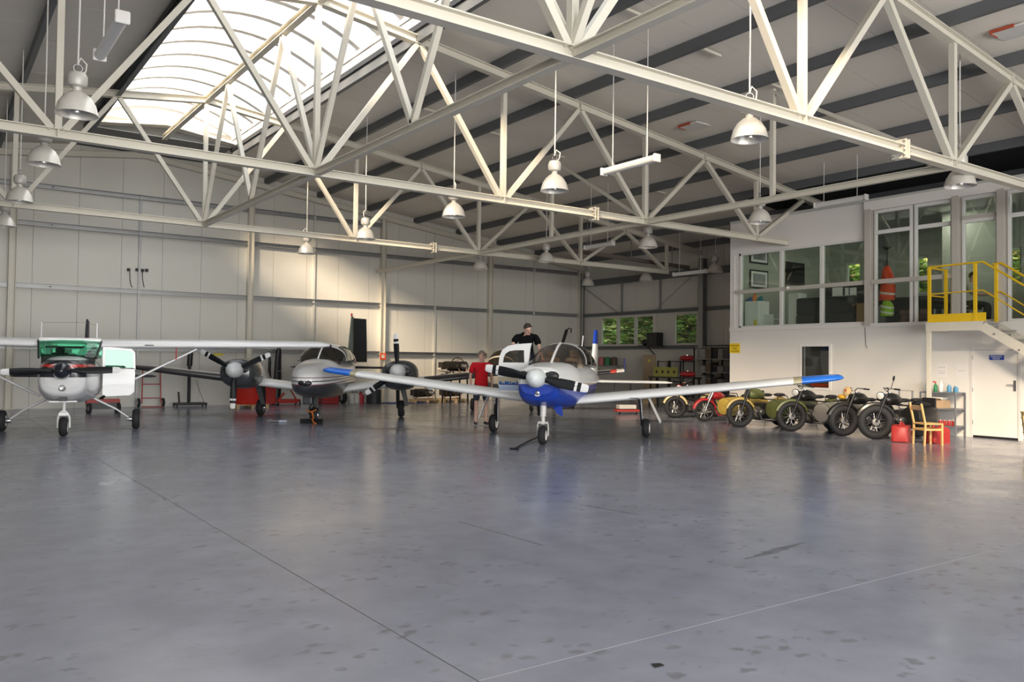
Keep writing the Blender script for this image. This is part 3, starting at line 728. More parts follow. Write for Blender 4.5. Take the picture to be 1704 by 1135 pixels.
MB().box((a.x, YI - .08, b2.z), (b2.x, YI - .01, a.z)).build('casing', black, t, world=True, bevel=.01)
MB().box((a.x + .03, YI - .083, b2.z + .03), (b2.x - .03, YI - .08, a.z - .03)).build('screen', mat('screen_black', (.006, .006, .008), .15), t, world=True)
# fridge
def bx(px0, px1, X): return atX(px1, 520, X).y, atX(px0, 520, X).y
y0, y1 = bx(1239, 1262, 20.14)
t = thing('fridge', 'small white fridge behind the first office pane', 'fridge', (20.4, (y0 + y1) / 2, ZF))
zt_ = atX(1250, 501, 20.14).z
MB().box((20.16, y0, ZF), (20.66, y1, zt_)).build('body', mat('fridge_white', (.75, .76, .74), .35), t, world=True, bevel=.02)
MB().box((20.14, y0 + .01, ZF + .05), (20.16, y1 - .01, zt_ - .02)).build('door', mat('fridge_white', (.75, .76, .74), .35), t, world=True)
MB().box((20.13, y0 + .05, ZF + .1), (20.14, y0 + .16, ZF + .3)).build('sticker', mat('label_yellow', (.75, .62, .06), .5), t, world=True)
for i, (px, c, nm) in enumerate(((1245, (.03, .12, .35), 'blue'), (1256, (.75, .20, .03), 'orange'), (1263, (.02, .25, .30), 'teal'))):
    p = atX(px, 500, 20.3)
    o = thing('plastic_bag' if i != 1 else 'orange_bottle', '%s %s on top of the white fridge' % (nm, 'bag' if i != 1 else 'bottle'), 'bag' if i != 1 else 'bottle', (20.3, p.y, zt_))
    if i == 1: MB().lathe([(.06, 0), (.065, .02), (.065, .16), (.03, .20), (.03, .25)], 12, Matrix.Translation((20.3, p.y, zt_))).build('body', mat('bag_%d' % i, c, .5), o, 40, world=True); MB().lathe([(.034, .25), (.034, .28)], 10, Matrix.Translation((20.3, p.y, zt_))).build('cap', alu, o, world=True)
    else: MB().ball((20.35, p.y, zt_ + .05), .10, 12, (1, 1, .55)).ball((20.35, p.y - .04, zt_ + .09), .06, 10).build('body', mat('bag_%d' % i, c, .5), o, 50, world=True)
# sofas
def sofa(lab, x, y0, y1, back, m):
    t = thing('sofa', lab, 'sofa', (x + .4, (y0 + y1) / 2, ZF))
    MB().box((x, y0, ZF), (x + .85, y1, ZF + .38)).build('base', m, t, world=True, bevel=.03)
    MB().box((x, y0, ZF + .38), (x + .22, y1, ZF + back)).build('backrest', m, t, world=True, bevel=.05)
    for ye in (y0, y1 - .2): MB().box((x, ye, ZF + .38), (x + .85, ye + .2, ZF + .62)).build('armrest', m, t, world=True, bevel=.05)
    for k in range(2): MB().box((x + .22, y0 + .2 + k * (y1 - y0 - .4) / 2, ZF + .38), (x + .85, y0 + .2 + (k + 1) * (y1 - y0 - .4) / 2 - .01, ZF + .5)).build('cushion', m, t, world=True, bevel=.03)
leather = mat('black_leather', (.018, .016, .016), .5)
sofa('long black leather sofa with its back to the six-pane window', 20.25, 12.75, 14.55, .86, leather)
sofa('low black sofa behind the tall glazing', 21.6, 10.9, 12.6, .85, leather)
t = thing('storage_chest', 'low brown brick-patterned chest behind the tall glazing', 'chest', (20.5, 11.3, ZF))
chest = mat('chest_brown', (.16, .085, .07), .7)
y0, y1 = bx(1496, 1542, 20.3)
MB().box((20.3, y0, ZF), (20.7, y1, ZF + .02)).box((20.33, y0 + .02, ZF), (20.68, y1 - .02, ZF + .40)).build('body', mat('chest_dark', (.05, .03, .025), .8), t, world=True)
for j in range(3):
    n = 4
    for k in range(n):
        w = (y1 - y0) / n; yo = (.5 * w if j % 2 else 0)
        ya, yb = y0 + k * w - yo * .5 + .01, y0 + (k + 1) * w - yo * .5 - .01
        MB().box((20.31, max(y0, ya), ZF + .02 + j * .13), (20.335, min(y1, yb), ZF + .135 + j * .13)).build('brick', chest, t, world=True)
y0, y1 = bx(1271, 1288, 20.4)
t = thing('folding_chair', 'white plastic chair back beside the fridge', 'chair', (20.5, (y0 + y1) / 2, ZF))
zz = atX(1280, 523, 20.4).z
MB().box((20.36, y0, ZF + .12), (20.40, y1, zz)).build('backrest', mat('fridge_white', (.75, .76, .74), .35), t, world=True, bevel=.06)
MB().box((20.40, y0, ZF + .30), (20.75, y1, ZF + .33)).build('seat', mat('fridge_white', (.75, .76, .74), .35), t, world=True)
for xx in (20.4, 20.72):
    for yy in (y0 + .03, y1 - .03): MB().tube([(xx, yy, ZF), (xx, yy, ZF + .31)], .014, 6).build('leg', steel, t, world=True)
y0, y1 = bx(1317, 1330, 20.3)
t = thing('locker', 'narrow white locker behind the six-pane window', 'locker', (20.4, 14.6, ZF))
MB().box((20.32, atX(1314, 520, 20.3).y - .28, ZF), (20.7, atX(1314, 520, 20.3).y + .05, 3.68)).build('body', mat('fridge_white', (.75, .76, .74), .35), t, world=True)
MB().box((20.30, atX(1314, 520, 20.3).y - .27, ZF + .03), (20.32, atX(1314, 520, 20.3).y + .04, 3.66)).build('door', alu, t, world=True)
y0, y1 = bx(1427, 1441, 20.3)
t = thing('cardboard_box', 'orange-brown cardboard box standing by the office post', 'box', (20.35, (y0 + y1) / 2, ZF))
cb = mat('cardboard', (.50, .27, .12), .8, noise=.1)
MB().box((20.25, y0, ZF), (20.5, y1, 3.28)).build('body', cb, t, world=True)
MB().beam((20.25, y1, 3.28), (20.2, y1 + .1, 3.22), .25, .01, up=(0, 0, 1)).beam((20.5, y0, 3.28), (20.6, y0, 3.36), .25, .01).build('flap', cb, t, world=True)
for i, (p0, p1) in enumerate((((1385, 479), (1402, 493)), ((1406, 479), (1412, 492)), ((1414, 479), (1425, 492)))):
    a, b2 = atX(*p0, 22.5), atX(*p1, 22.5)
    o = thing('white_card', ['white card with printed lines on the office pinboard', 'narrow white card in the middle of the office pinboard', 'plain white card at the end of the office pinboard'][i], 'card', (22.5, a.y, b2.z))
    MB().box((22.5, b2.y, b2.z), (22.51, a.y, a.z)).build('sheet', mat('paper', (.82, .80, .78), .7), o, world=True)
t = thing('pinboard', 'dark free-standing board carrying white cards in the office', 'board', (22.55, 13.4, ZF))
MB().box((22.52, 12.9, ZF + .7), (22.56, 15.2, 4.05)).build('panel', leather, t, world=True)
for yy in (13.0, 15.1): MB().box((22.52, yy, ZF), (22.56, yy + .05, ZF + .75)).build('leg', leather, t, world=True)
for i, (x, y) in enumerate(((22.0, 14.4), (22.0, 11.2), (22.0, 8.2))):  # added fill lamps, so the office interior reads through the glass
    t = thing('fill_lamp', ['added square fill lamp above the long black sofa', 'added square fill lamp above the low black sofa', 'added square fill lamp above the office desks'][i], 'lamp', (x, y, ZT - .06))
    MB().box((-.32, -.32, .0), (.32, .32, .06)).build('housing', alu, t)
    l = bpy.data.lights.new('office_fill', 'AREA'); l.size = .55; l.energy = 13; l.color = (1.0, .97, .88)
    lo = bpy.data.objects.new('office_fill', l); COL.objects.link(lo); lo.parent = t; lo.location = (0, 0, -.01)
# coat stand with hi-vis vests
p = atX(1476, 535, 20.5)
t = thing('coat_stand', 'black coat stand behind the tall office glazing', 'coat stand', (20.5, p.y, ZF))
MB().tube([(20.5, p.y, ZF + .02), (20.5, p.y, 4.75)], .02, 8).build('pole', black, t, world=True)
MB().lathe([(.2, 0), (.2, .03), (.05, .06)], 16, Matrix.Translation((20.5, p.y, ZF))).build('base', black, t, 40, world=True)
for a_ in range(4): MB().tube([(20.5, p.y, 4.66), (20.5 + .12 * math.cos(a_ * 1.57), p.y + .12 * math.sin(a_ * 1.57), 4.74)], .012, 6).build('hook', black, t, world=True)
def vest(lab, yc, zt_, zb, w, m, x=20.36):
    o = thing('safety_vest', lab, 'vest', (x, yc, zb))
    rings = []
    for k, (tt, ww, dd) in enumerate(((0, .25, .05), (.12, .55, .09), (.35, .8, .11), (.7, .95, .12), (1, 1.0, .10))):
        z = zt_ + (zb - zt_) * tt
        rings.append([V(x + dd * math.sin(q * PI / 5 + .3) * (1 + .12 * math.sin(3 * q + k)), yc + w / 2 * ww * math.cos(q * PI / 5 + .3) + .02 * math.sin(k * 2), z) for q in range(10)])
    MB().loft(rings).build('cloth', m, o, 60, world=True)
    for tt in (.5, .82):
        z = zt_ + (zb - zt_) * tt
        MB().loft([[V(x + .128 * math.sin(q * PI / 5 + .3), yc + w / 2 * .98 * math.cos(q * PI / 5 + .3), z + dz + .04 * math.cos(q * PI / 5)) for q in range(10)] for dz in (0, .05)], False, False).build('reflective_band', mat('band_silver', (.75, .72, .65), .4), o, world=True)
vest('orange-red hi-vis vest hanging over a green one', p.y - .09, 4.22, 3.33, .42, mat('hivis_orange', (.85, .075, .015), .6))
vest('lime green hi-vis vest hanging below the orange one', p.y - .05, 3.36, 2.92, .36, mat('hivis_green', (.35, .62, .03), .6), 20.42)
for i, (x, y0, w_) in enumerate(((20.9, 7.9, 1.0), (21.2, 6.2, 1.0))):
    t = thing('office_desk', ['dark desk in front of the seated person', 'dark desk behind the yellow stair rail'][i], 'desk', (x, y0, ZF))
    MB().box((x - .35, y0 - .7, ZF + .68), (x + .35, y0 + .7, ZF + .72)).build('top', leather, t, world=True)
    MB().box((x - .33, y0 - .7, ZF), (x - .3, y0 + .7, ZF + .68)).build('front_panel', leather, t, world=True)
    for sy in (-.66, .62): MB().box((x - .3, y0 + sy, ZF), (x + .32, y0 + sy + .04, ZF + .68)).build('side_panel', leather, t, world=True)
for i, (x, y0) in enumerate(((21.9, 8.6), (21.9, 7.2))):
    t = thing('office_chair', ['black swivel chair beside the glass door', 'black swivel chair behind the stair rail'][i], 'chair', (x, y0, ZF))
    MB().lathe([(.03, .08), (.03, .42)], 8, Matrix.Translation((x, y0, ZF))).build('pillar', black, t, world=True)
    MB().box((x - .25, y0 - .25, ZF + .42), (x + .25, y0 + .25, ZF + .5)).build('seat', leather, t, world=True, bevel=.03)
    MB().box((x - .25, y0 - .26, ZF + .5), (x + .25, y0 - .18, ZF + 1.05)).build('backrest', leather, t, world=True, bevel=.04)
    for k in range(5):
        q = k * 2 * PI / 5; MB().tube([(x, y0, ZF + .1), (x + .28 * math.cos(q), y0 + .28 * math.sin(q), ZF + .04)], .02, 6).build('foot', black, t, world=True)
t = thing('binder_shelf', 'low shelf of dark binders behind the yellow rail', 'shelf', (20.3, 10.3, ZF))
MB().box((20.15, 10.02, ZF), (20.45, 10.67, ZF + .04)).box((20.15, 10.02, ZF + .42), (20.45, 10.67, ZF + .46)).box((20.42, 10.02, ZF), (20.45, 10.67, ZF + .46)).build('carcass', black, t, world=True)
bind = [mat('binder_%d' % i, c, .6) for i, c in enumerate(((.05, .06, .09), (.35, .36, .38), (.03, .03, .04)))]
for k in range(9):
    o = MB().box((20.17, 10.05 + k * .066, ZF + .04), (20.40, 10.05 + k * .066 + .05, ZF + .37)).build('binder', bind[k % 3])
    tag(o, '%s ring binder, %s from the glass door end of the low shelf' % (['dark blue', 'pale grey', 'black'][k % 3], ['first', 'second', 'third', 'fourth', 'fifth', 'sixth', 'seventh', 'eighth', 'last'][k]), 'binder', 'binders on the low office shelf')

# ------------------------------------------------------------------ high-bay lamps and tube lamps
lampm = mat('lamp_aluminium', (.74, .71, .65), .30, .35)
lampi = mat('lamp_inside', (.70, .70, .68), .25, .8)
housing = mat('lamp_housing', (.56, .54, .50), .45, .2)
wirem = mat('wire_white', (.70, .68, .64), .5)
def highbay():
    t = thing('high_bay_lamp', '', 'lamp')
    MB().lathe([(.05, .30), (.09, .28), (.16, .22), (.215, .13), (.24, .03), (.25, 0), (.24, .004), (.205, .12), (.15, .205), (.05, .26)], 28, None, False, False).build('reflector', lampm, t, 50)
    MB().lathe([(.06, .02), (.075, .08), (.06, .17), (.045, .25)], 14).build('bulb', lampi, t, 60)
    MB().lathe([(.05, .28), (.055, .34), (.10, .36), (.115, .40), (.115, .47), (.095, .52), (.03, .54)], 18).build('gear_housing', housing, t, 40)
    MB().torus(.05, .01, rotM('X', 90, (0, 0, .58)), 16, 6).build('hook', steel, t, 60)
    return t
grid = [(1.63, 12.42, 'high bay lamp hanging large beside the skylight, under the tube lamp'), (1.62, 16.0, 'second high bay lamp of the row by the skylight'),
        (1.62, 20.2, 'third high bay lamp of the row by the skylight, over the high-wing plane'), (1.63, 24.27, 'fourth high bay lamp of the row by the skylight, by the gable wall'),
        (9.55, 24.3, 'high bay lamp in front of the gable wall above the twin-engine plane'), (9.62, 20.34, 'high bay lamp just below the chord of the far truss'),
        (9.67, 15.9, 'high bay lamp over the middle, hanging below the second truss chord'), (9.69, 12.29, 'whitish high bay lamp on a long wire beside the tube lamp'),
        (9.66, 7.73, 'large whitish high bay lamp behind the overhead chord'), (16.45, 16.63, 'high bay lamp under the crossing of chord and tie beam'),
        (15.52, 12.11, 'high bay lamp in front of the white office corner'), (15.09, 7.42, 'high bay lamp above the glazed office behind the overhead chord'),
        (15.88, 24.28, 'small high bay lamp against the dark end of the gable wall'), (16.35, 21.12, 'high bay lamp in front of the far truss chord end'),
        (23.0, 23.34, 'dim high bay lamp above the three-pane window'), (22.62, 19.55, 'dim high bay lamp beside the office corner column'), (22.58, 26.33, 'dim high bay lamp in the corner of the two walls')]
hb = None
for i, (x, y, lab) in enumerate(grid):
    if hb is None: hb = highbay(); o = hb
    else: o = clone(hb)
    o.location = (x, y, 4.85); o.scale = (1.08, 1.08, 1.08); o.rotation_euler = (0, 0, i * .7)
    o['label'] = lab; o['group'] = 'high bay lamps'
for i, (x, y, lab) in enumerate(grid):
    o = [c for c in COL.objects if c.get('label') == lab][0]
    z1 = (zroof(x) - 4.85 - .01) / 1.08
    MB().tube([(0, 0, .62), (.006, 0, z1 * .5), (0, 0, z1)], .011, 6).build('wire', wirem, o)
    MB().tube([(.0, 0, .50), (.09, .02, .56), (.10, .03, .66), (.03, .01, .72), (.0, 0, .64)], .012, 6).build('cable_loop', wirem, o, 60)
def tubelamp(lab, x, ya, yb, z):
    t = thing('tube_lamp', lab, 'lamp', (x, (ya + yb) / 2, z), 0, 'hanging tube lamps')
    MB().box((x - .05, yb, z + .03), (x + .05, ya, z + .09)).build('tray', alu, t, world=True, bevel=.015)
    rings = [[V(x + .07 * math.cos(PI + PI * k / 8), yy, z + .03 + .07 * math.sin(PI + PI * k / 8)) for k in range(9)] for yy in (yb + .02, ya - .02)]
    MB().loft(rings, True, True).build('diffuser', mat('diffuser', (.78, .77, .74), .35), t, 50, world=True)
    for yy in (yb, ya): MB().cbox((x, yy, z + .03), (.16, .05, .15)).build('end_cap', alu, t, world=True, bevel=.015)
    for yy in (yb + .25, ya - .25): MB().tube([(x, yy, z + .09), (x + .005, yy, z + 1), (x, yy, zroof(x))], .009, 5).build('wire', wirem, t, world=True)
tubelamp('white tube lamp hanging in mid-air over the middle of the hall', 10.67, 12.0, 10.58, 5.27)
tubelamp('grey tube lamp beside the skylight at the top of the hall', 1.75, 11.5, 10.05, 5.38)
tubelamp('dim tube lamp among the far trusses', 17.3, 20.3, 19.0, 5.28)
tubelamp('white tube lamp hanging along the top of the office wall', 19.2, 13.2, 11.75, 5.82)
tubelamp('dim tube lamp beside the column of the side wall', 22.2, 21.1, 19.6, 4.83)
# ------------------------------------------------------------------ aircraft
def sring(y, hw, zb, zt, e=2.6, n=28, zc=None, xc=0.0):
    zc = (zb + zt) / 2 if zc is None else zc; out = []
    for k in range(n):
        a = 2 * PI * k / n; c, s = math.cos(a), math.sin(a)
        x = hw * math.copysign(abs(c) ** (2 / e), c); z = zc + ((zt - zc) if s > 0 else (zc - zb)) * math.copysign(abs(s) ** (2 / e), s)
        out.append(V(xc + x, y, z))
    return out
def interp(tab, y):
    for a, b in zip(tab[:-1], tab[1:]):
        if a[0] <= y <= b[0]:
            t = (y - a[0]) / (b[0] - a[0]); return [a[i] + (b[i] - a[i]) * t for i in range(len(a))]
    return list(tab[-1] if y > tab[-1][0] else tab[0])
def smooth_tab(tab, per=3):
    """Catmull-Rom refinement of a section table"""
    out = []
    for i in range(len(tab) - 1):
        p0, p1, p2, p3 = tab[max(i - 1, 0)], tab[i], tab[i + 1], tab[min(i + 2, len(tab) - 1)]
        for k in range(per):
            t = k / per; row = []
            for j in range(len(p1)):
                if j == 0: row.append(p1[0] + (p2[0] - p1[0]) * t); continue
                m1 = (p2[j] - p0[j]) / 2; m2 = (p3[j] - p1[j]) / 2
                row.append((2 * t**3 - 3 * t**2 + 1) * p1[j] + (t**3 - 2 * t**2 + t) * m1 + (-2 * t**3 + 3 * t**2) * p2[j] + (t**3 - t**2) * m2)
            out.append(row)
    out.append(list(tab[-1])); return out
FOIL = [(0, 0), (.01, .30), (.05, .62), (.15, .92), (.30, 1.0), (.5, .85), (.75, .45), (1, .02), (1, -.02), (.75, -.18), (.5, -.30), (.30, -.38), (.15, -.40), (.05, -.34), (.01, -.2)]
def foil(x, yle, z, chord, th): return [V(x, yle + u * chord, z + v * th) for u, v in FOIL]
def wing(mb, stations):
    mb.loft([foil(*s) for s in stations]); return mb
def blade(mb, M, R, chord, mi_tip=None, root=.16, tip0=.86):
    """one propeller blade along local +X of M, disc plane XZ"""
    st = [(root, .35, .5, .8), (.30, .8, .4, .6), (.45, 1.0, .3, .45), (.65, 1.0, .22, .3), (tip0, .85, .16, .2), (tip0 + .001, .85, .16, .2), (.96, .78, .13, .17), (1.0, .55, .10, .15)]
    rings = []
    for r, c, th, tw in st:
        ring = []
        for k in range(10):
            a = 2 * PI * k / 10; u = math.cos(a) * chord * c / 2; w = math.sin(a) * chord * .16 * (th / .3)
            ring.append(M @ V(R * r, u * math.sin(tw) + w * math.cos(tw), u * math.cos(tw) - w * math.sin(tw)))
        rings.append(ring)
    return rings
bladeblk = mat('prop_black', (.008, .009, .011), .5, spec=.3)
tipw = mat('prop_tip_white', (.80, .80, .80), .4)
def propeller(parent, loc, R, angs, chord, spin_m, spin_r, spin_len, bands=True, spin_off=0.0):
    pr = MB().lathe([(.07, -.06), (.085, -.02), (.085, .05), (.06, .07)], 14, Matrix.Translation(loc) @ Matrix.Rotation(-PI / 2, 4, 'X')).build('propeller', steel, parent, 40)
    for a in angs:
        M = Matrix.Translation(loc) @ Matrix.Rotation(-math.radians(a), 4, 'Y')
        rg = blade(None, M, R, chord)
        b = MB().loft(rg[:5]).build('blade', bladeblk, pr, 50)
        MB().loft(rg[5:]).build('tip', tipw, pr, 50)
        if bands:
            # dark band between two white bands
            def ringat(r): 
                q = [s * 1.03 for s in (1,)]; i0, i1 = rg[3], rg[4]; t = (r - .65) / (.86 - .65)
                c = sum((i0[k].lerp(i1[k], t) for k in range(10)), V(0, 0, 0)) / 10
                return [c + (i0[k].lerp(i1[k], t) - c) * 1.05 for k in range(10)]
            MB().loft([ringat(.74), ringat(.79)]).build('band', tipw, pr, 50)
    prof = [(spin_r * 1.0, 0), (spin_r * .98, spin_len * .25), (spin_r * .85, spin_len * .55), (spin_r * .6, spin_len * .82), (spin_r * .3, spin_len * .96), (0.002, spin_len)]
    MB().lathe([(spin_r * .98, -.12)] + prof, 24, Matrix.Translation(Vector(loc)) @ Matrix.Rotation(PI / 2, 4, 'X')).build('spinner', spin_m, pr, 60)
    return pr
def wheel(parent, c, r, w, name='wheel', hubm=None):
    M = Matrix.Translation(c) @ Matrix.Rotation(PI / 2, 4, 'Y')
    o = MB().lathe([(r * .55, -w / 2), (r * .8, -w / 2), (r * .95, -w * .36), (r, -w * .15), (r, w * .15), (r * .95, w * .36), (r * .8, w / 2), (r * .55, w / 2)], 26, M, False, False).build(name, rubber, parent, 50)
    MB().lathe([(.02, -w * .42), (r * .3, -w * .40), (r * .5, -w * .3), (r * .56, -w * .5), (r * .56, w * .5), (r * .5, w * .3), (r * .3, w * .40), (.02, w * .42)], 20, M).build('hub', hubm or alu, o, 40)
    return o
def canopy_ring(y, hw, zb, zt, n=17, e=2.3):
    out = []
    for k in range(n):
        a = PI * k / (n - 1); c, s = math.cos(a), math.sin(a)
        out.append(V(hw * math.copysign(abs(c) ** (2 / e), c), y, zb + (zt - zb) * abs(s) ** (2 / e)))
    return out
def patch(mb, tab, y0, y1, k0, k1, off, n=17, steps=5, e=2.3):
    rows = []
    for i in range(steps + 1):
        y = y0 + (y1 - y0) * i / steps; yy, hw, zb, zt = interp(tab, y); r = canopy_ring(y, hw, zb, zt, n, e)
        c = V(0, y, zb); rows.append([p + (p - c).normalized() * off for p in r[k0:k1 + 1]])
    mb.loft(rows, False, False, closed=False); return mb

# ---------------- white and blue low-wing plane, nose towards the viewer
RZ = math.radians(-50.9)
pa = thing('light_aircraft', 'white low-wing plane with blue belly and blue wing tips', 'airplane', (9.97, 12.93, 0), RZ)
blue = (.012, .055, .42); wht = (.86, .86, .85)
pm = paint('pa_body_paint', wht, [(blue, [('z', '<', 1.17, 'y', -.045)]), ((.012, .03, .16), [('z', '<', 1.08, 'y', -.02), ('y', '>', 1.6)]), ((.45, .36, .22), [('z', '<', 1.215, 'y', -.02), ('z', '>', 1.18, 'y', -.02), ('y', '>', .9)]), ((.02, .06, .3), [('z', '>', 1.06), ('z', '<', 1.14), ('y', '>', 1.5), ('y', '<', 4)])])
ft = smooth_tab([(-.50, .33, 1.00, 1.46), (-.40, .40, .90, 1.52), (-.1, .46, .80, 1.56), (.35, .53, .74, 1.60), (.8, .57, .70, 1.62), (1.6, .585, .68, 1.60), (2.8, .57, .72, 1.58), (4.0, .38, .88, 1.50), (5.2, .20, 1.02, 1.40), (6.2, .07, 1.10, 1.28)])
MB().loft([sring(y, hw, zb - (.03 if -.45 < y < 1.4 else 0), zt, 3.3 if y < 1.0 else 2.8) for y, hw, zb, zt in ft]).build('fuselage', pm, pa, 50)
paw = mat('plane_white', wht, .25, coat=.3)
ct = [(.70, .50, 1.585, 1.60), (.95, .53, 1.59, 1.76), (1.25, .545, 1.59, 1.92), (1.55, .55, 1.58, 2.01), (1.95, .55, 1.57, 2.05), (2.5, .54, 1.56, 2.02), (3.1, .50, 1.54, 1.86), (3.7, .43, 1.50, 1.62), (4.0, .38, 1.46, 1.50)]
cg = glass('cabin_glass', (.62, .57, .54), .10, .02)
MB().loft([canopy_ring(*r) for r in smooth_tab(ct[:4], 3)], False, False, closed=False).build('windshield', cg, pa, 60)
roof = MB()
sm = smooth_tab(ct[3:], 3)
roof.loft([canopy_ring(*r) for r in sm], False, False, closed=False)
cab = roof.build('cabin_roof', paw, pa, 60)
dk = glass('side_glass', (.16, .14, .13), .10, .03)
for k0, k1 in ((0, 5), (11, 16)):
    for y0, y1 in ((1.66, 2.2), (2.3, 2.85), (2.95, 3.4)):
        patch(MB(), sm, y0, y1, k0 if k0 else 0, k1, .012).build('side_window', dk, cab, 60)
patch(MB(), smooth_tab(ct, 3), 1.52, 1.64, 0, 16, .016, steps=2).build('windshield_bow', paw, pa, 60)
MB().tube([(0, .70, 1.615), (0, 1.0, 1.80), (0, 1.3, 1.95), (0, 1.55, 2.03)], .028, 8).build('centre_post', paw, pa, 60)
inn = mat('cabin_interior', (.07, .055, .045), .8)
MB().box((-.46, .85, 1.30), (.46, 1.15, 1.63)).build('dashboard', inn, pa, bevel=.03)
for sx in (-.25, .25):
    s_ = MB().box((sx - .2, 1.75, 1.0), (sx + .2, 1.9, 1.72)).build('seat', mat('seat_tan', (.30, .22, .15), .8), pa, bevel=.05)
    MB().box((sx - .11, 1.77, 1.72), (sx + .11, 1.87, 1.88)).build('headrest', mat('seat_tan', (.30, .22, .15), .8), s_, bevel=.03)
# intakes, lights
for sx in (-1, 1):
    MB().ball((sx * .255, -.465, 1.355), .13, 16, (1.25, .5, .72)).build('air_intake', black, pa, 60)
MB().lathe([(.07, 0), (.072, .05), (.05, .055)], 18, rotM('X', 90, (0, -.44, 1.03))).build('landing_light', alu, pa, 40)
MB().lathe([(.048, .055), (.03, .065), (.002, .068)], 14, rotM('X', 90, (0, -.44, 1.03))).build('lens', chrome, pa, 50)
propeller(pa, (0, -.60, 1.31), 1.02, (-10.5, 169.5), .195, mat('spinner_white', (.72, .76, .76), .3), .185, .30)
# wings
wm = paint('pa_wing_paint', wht, [((.42, .38, .25), [('a', '>', 4.74)]), ((.015, .16, .72), [('a', '>', 4.90)])])
for s in (-1, 1):
    st_ = [(s * .42, .98, .80, 1.95, .14), (s * .62, 1.08, .81, 1.75, .145), (s * 2.2, 1.22, .98, 1.55, .135), (s * 4.9, 1.44, 1.28, 1.20, .11), (s * 5.45, 1.49, 1.34, 1.10, .10), (s * 5.60, 1.54, 1.36, .98, .085), (s * 5.68, 1.64, 1.37, .75, .05), (s * 5.71, 1.8, 1.375, .4, .015)]
    w = wing(MB(), st_).build('wing', wm, pa, 50)
    MB().ball((s * 5.62, 1.62, 1.37), .035, 8).build('nav_light', mat('nav_red' if s < 0 else 'nav_green', (.5, .02, .02) if s < 0 else (.02, .4, .1), .3), w, 60)
    MB().box((s * 1.6 - .12, 1.165, .895), (s * 1.6 + .12, 1.19, .91)).build('stall_vane', black, w)
    # main gear
    lg = MB().tube([(s * 1.62, 2.35, .90), (s * 1.64, 2.42, .55), (s * 1.65, 2.45, .20)], [.05, .042, .035], 10).build('main_gear', chrome, pa, 50)
    MB().tube([(s * 1.60, 2.2, .86), (s * 1.64, 2.33, .5), (s * 1.65, 2.42, .25)], .018, 6).build('torque_link', black, lg)
    MB().beam((s * 1.80, 2.3, .90), (s * 2.06, 2.4, .34), .16, .02, up=(1, 0, 0)).build('gear_door', paw, lg)
    wheel(pa, (s * 1.74, 2.45, .205), .205, .15)
# nose gear
ng = MB().tube([(0, .02, .82), (0, .0, .55)], [.065, .06], 14).tube([(0, 0, .55), (0, 0, .40)], .04, 12).build('nose_gear', alu, pa, 50)
MB().tube([(.07, 0, .44), (.105, 0, .40), (.11, 0, .18)], .022, 8, flat=.6).build('fork', alu, ng, 50)
MB().tube([(-.07, 0, .44), (-.105, 0, .40), (-.11, 0, .18)], .022, 8, flat=.6).build('fork', alu, ng, 50)
MB().box((-.1, -.04, .41), (.1, .04, .45)).build('fork_bridge', alu, ng, bevel=.01)
MB().tube([(0, .06, .62), (0, .13, .5), (0, .07, .42)], .016, 6).build('torque_link', steel, ng)
MB().tube([(-.12, .1, .78), (-.10, .08, .62), (-.09, .05, .58)], .035, 8).build('shimmy_damper', black, ng, 50)
wheel(pa, (0, 0, .185), .185, .14, 'nose_wheel')
MB().prism([(.08, .10), (.30, .16), (.34, -.20), (.22, -.14)], .02, Matrix.Translation((0, .28, .74)) @ Matrix.Rotation(PI / 2, 4, 'X')).build('nose_gear_door', mat('blue_paint', blue, .3), pa)
# tail
fm = paint('pa_fin_paint', wht, [(blue, [('z', '>', 2.12)])])
MB().loft([[V(v.y * 0 + (v.z - z) * .9, v.y, z) for v in foil(0, yl, z, c, th)] for yl, z, c, th in ((5.15, 1.2, 1.15, .10), (5.55, 1.9, .85, .08), (5.78, 2.46, .58, .055), (5.85, 2.50, .4, .02))]).build('fin', fm, pa, 50)
for s in (-1, 1): wing(MB(), [(s * .05, 5.55, 1.12, .80, .06), (s * 1.85, 5.65, 1.12, .68, .05), (s * 2.02, 5.8, 1.12, .4, .02)]).build('tailplane', paw, pa, 50)
MB().tube([(.12, 3.3, 1.85), (.14, 3.45, 2.25)], .012, 6).build('antenna', paw, pa)
# open cabin door
dm = paint('pa_door_paint', wht, [((.55, .49, .36), [('z', '<', 1.30), ('z', '>', 1.14)])])
dr_ = MB()
poly = [(-.03, .98), (-.62, .98), (-.66, 1.2), (-.64, 1.62), (-.60, 1.82), (-.50, 1.93), (-.30, 1.985), (.06, 2.0), (.02, 1.84), (-.04, 1.62)]
hole = [(-.10, 1.60), (-.56, 1.60), (-.53, 1.76), (-.44, 1.85), (-.12, 1.83)]
def ringpoly(mb, outer, inner, y0, y1):   # plate with a window opening, XZ outline
    pass
P3 = lambda q, y: V(-.55 + q[0], y, q[1])
for a, b in (((-.03, .98), (-.62, .98)),):
    pass
lower = [(-.02, .98), (-.60, .98), (-.66, 1.15), (-.65, 1.60), (-.0, 1.60)]
MB().loft([[P3(q, 1.02) for q in lower], [P3(q, .96) for q in lower]]).build('door', dm, pa)
up_o = [(-.65, 1.60), (-.63, 1.74), (-.57, 1.87), (-.45, 1.95), (-.25, 1.99), (.06, 2.01), (.03, 1.90), (.0, 1.60)]
up_i = [(-.56, 1.60), (-.545, 1.71), (-.50, 1.79), (-.42, 1.84), (-.28, 1.86), (-.10, 1.86), (-.10, 1.80), (-.09, 1.60)]
fr_ = MB()
fr_.loft([[P3(up_o[i], .96), P3(up_o[i], 1.02), P3(up_i[i], 1.02), P3(up_i[i], .96)] for i in range(8)])
dframe = fr_.build('door_frame', paw, pa)
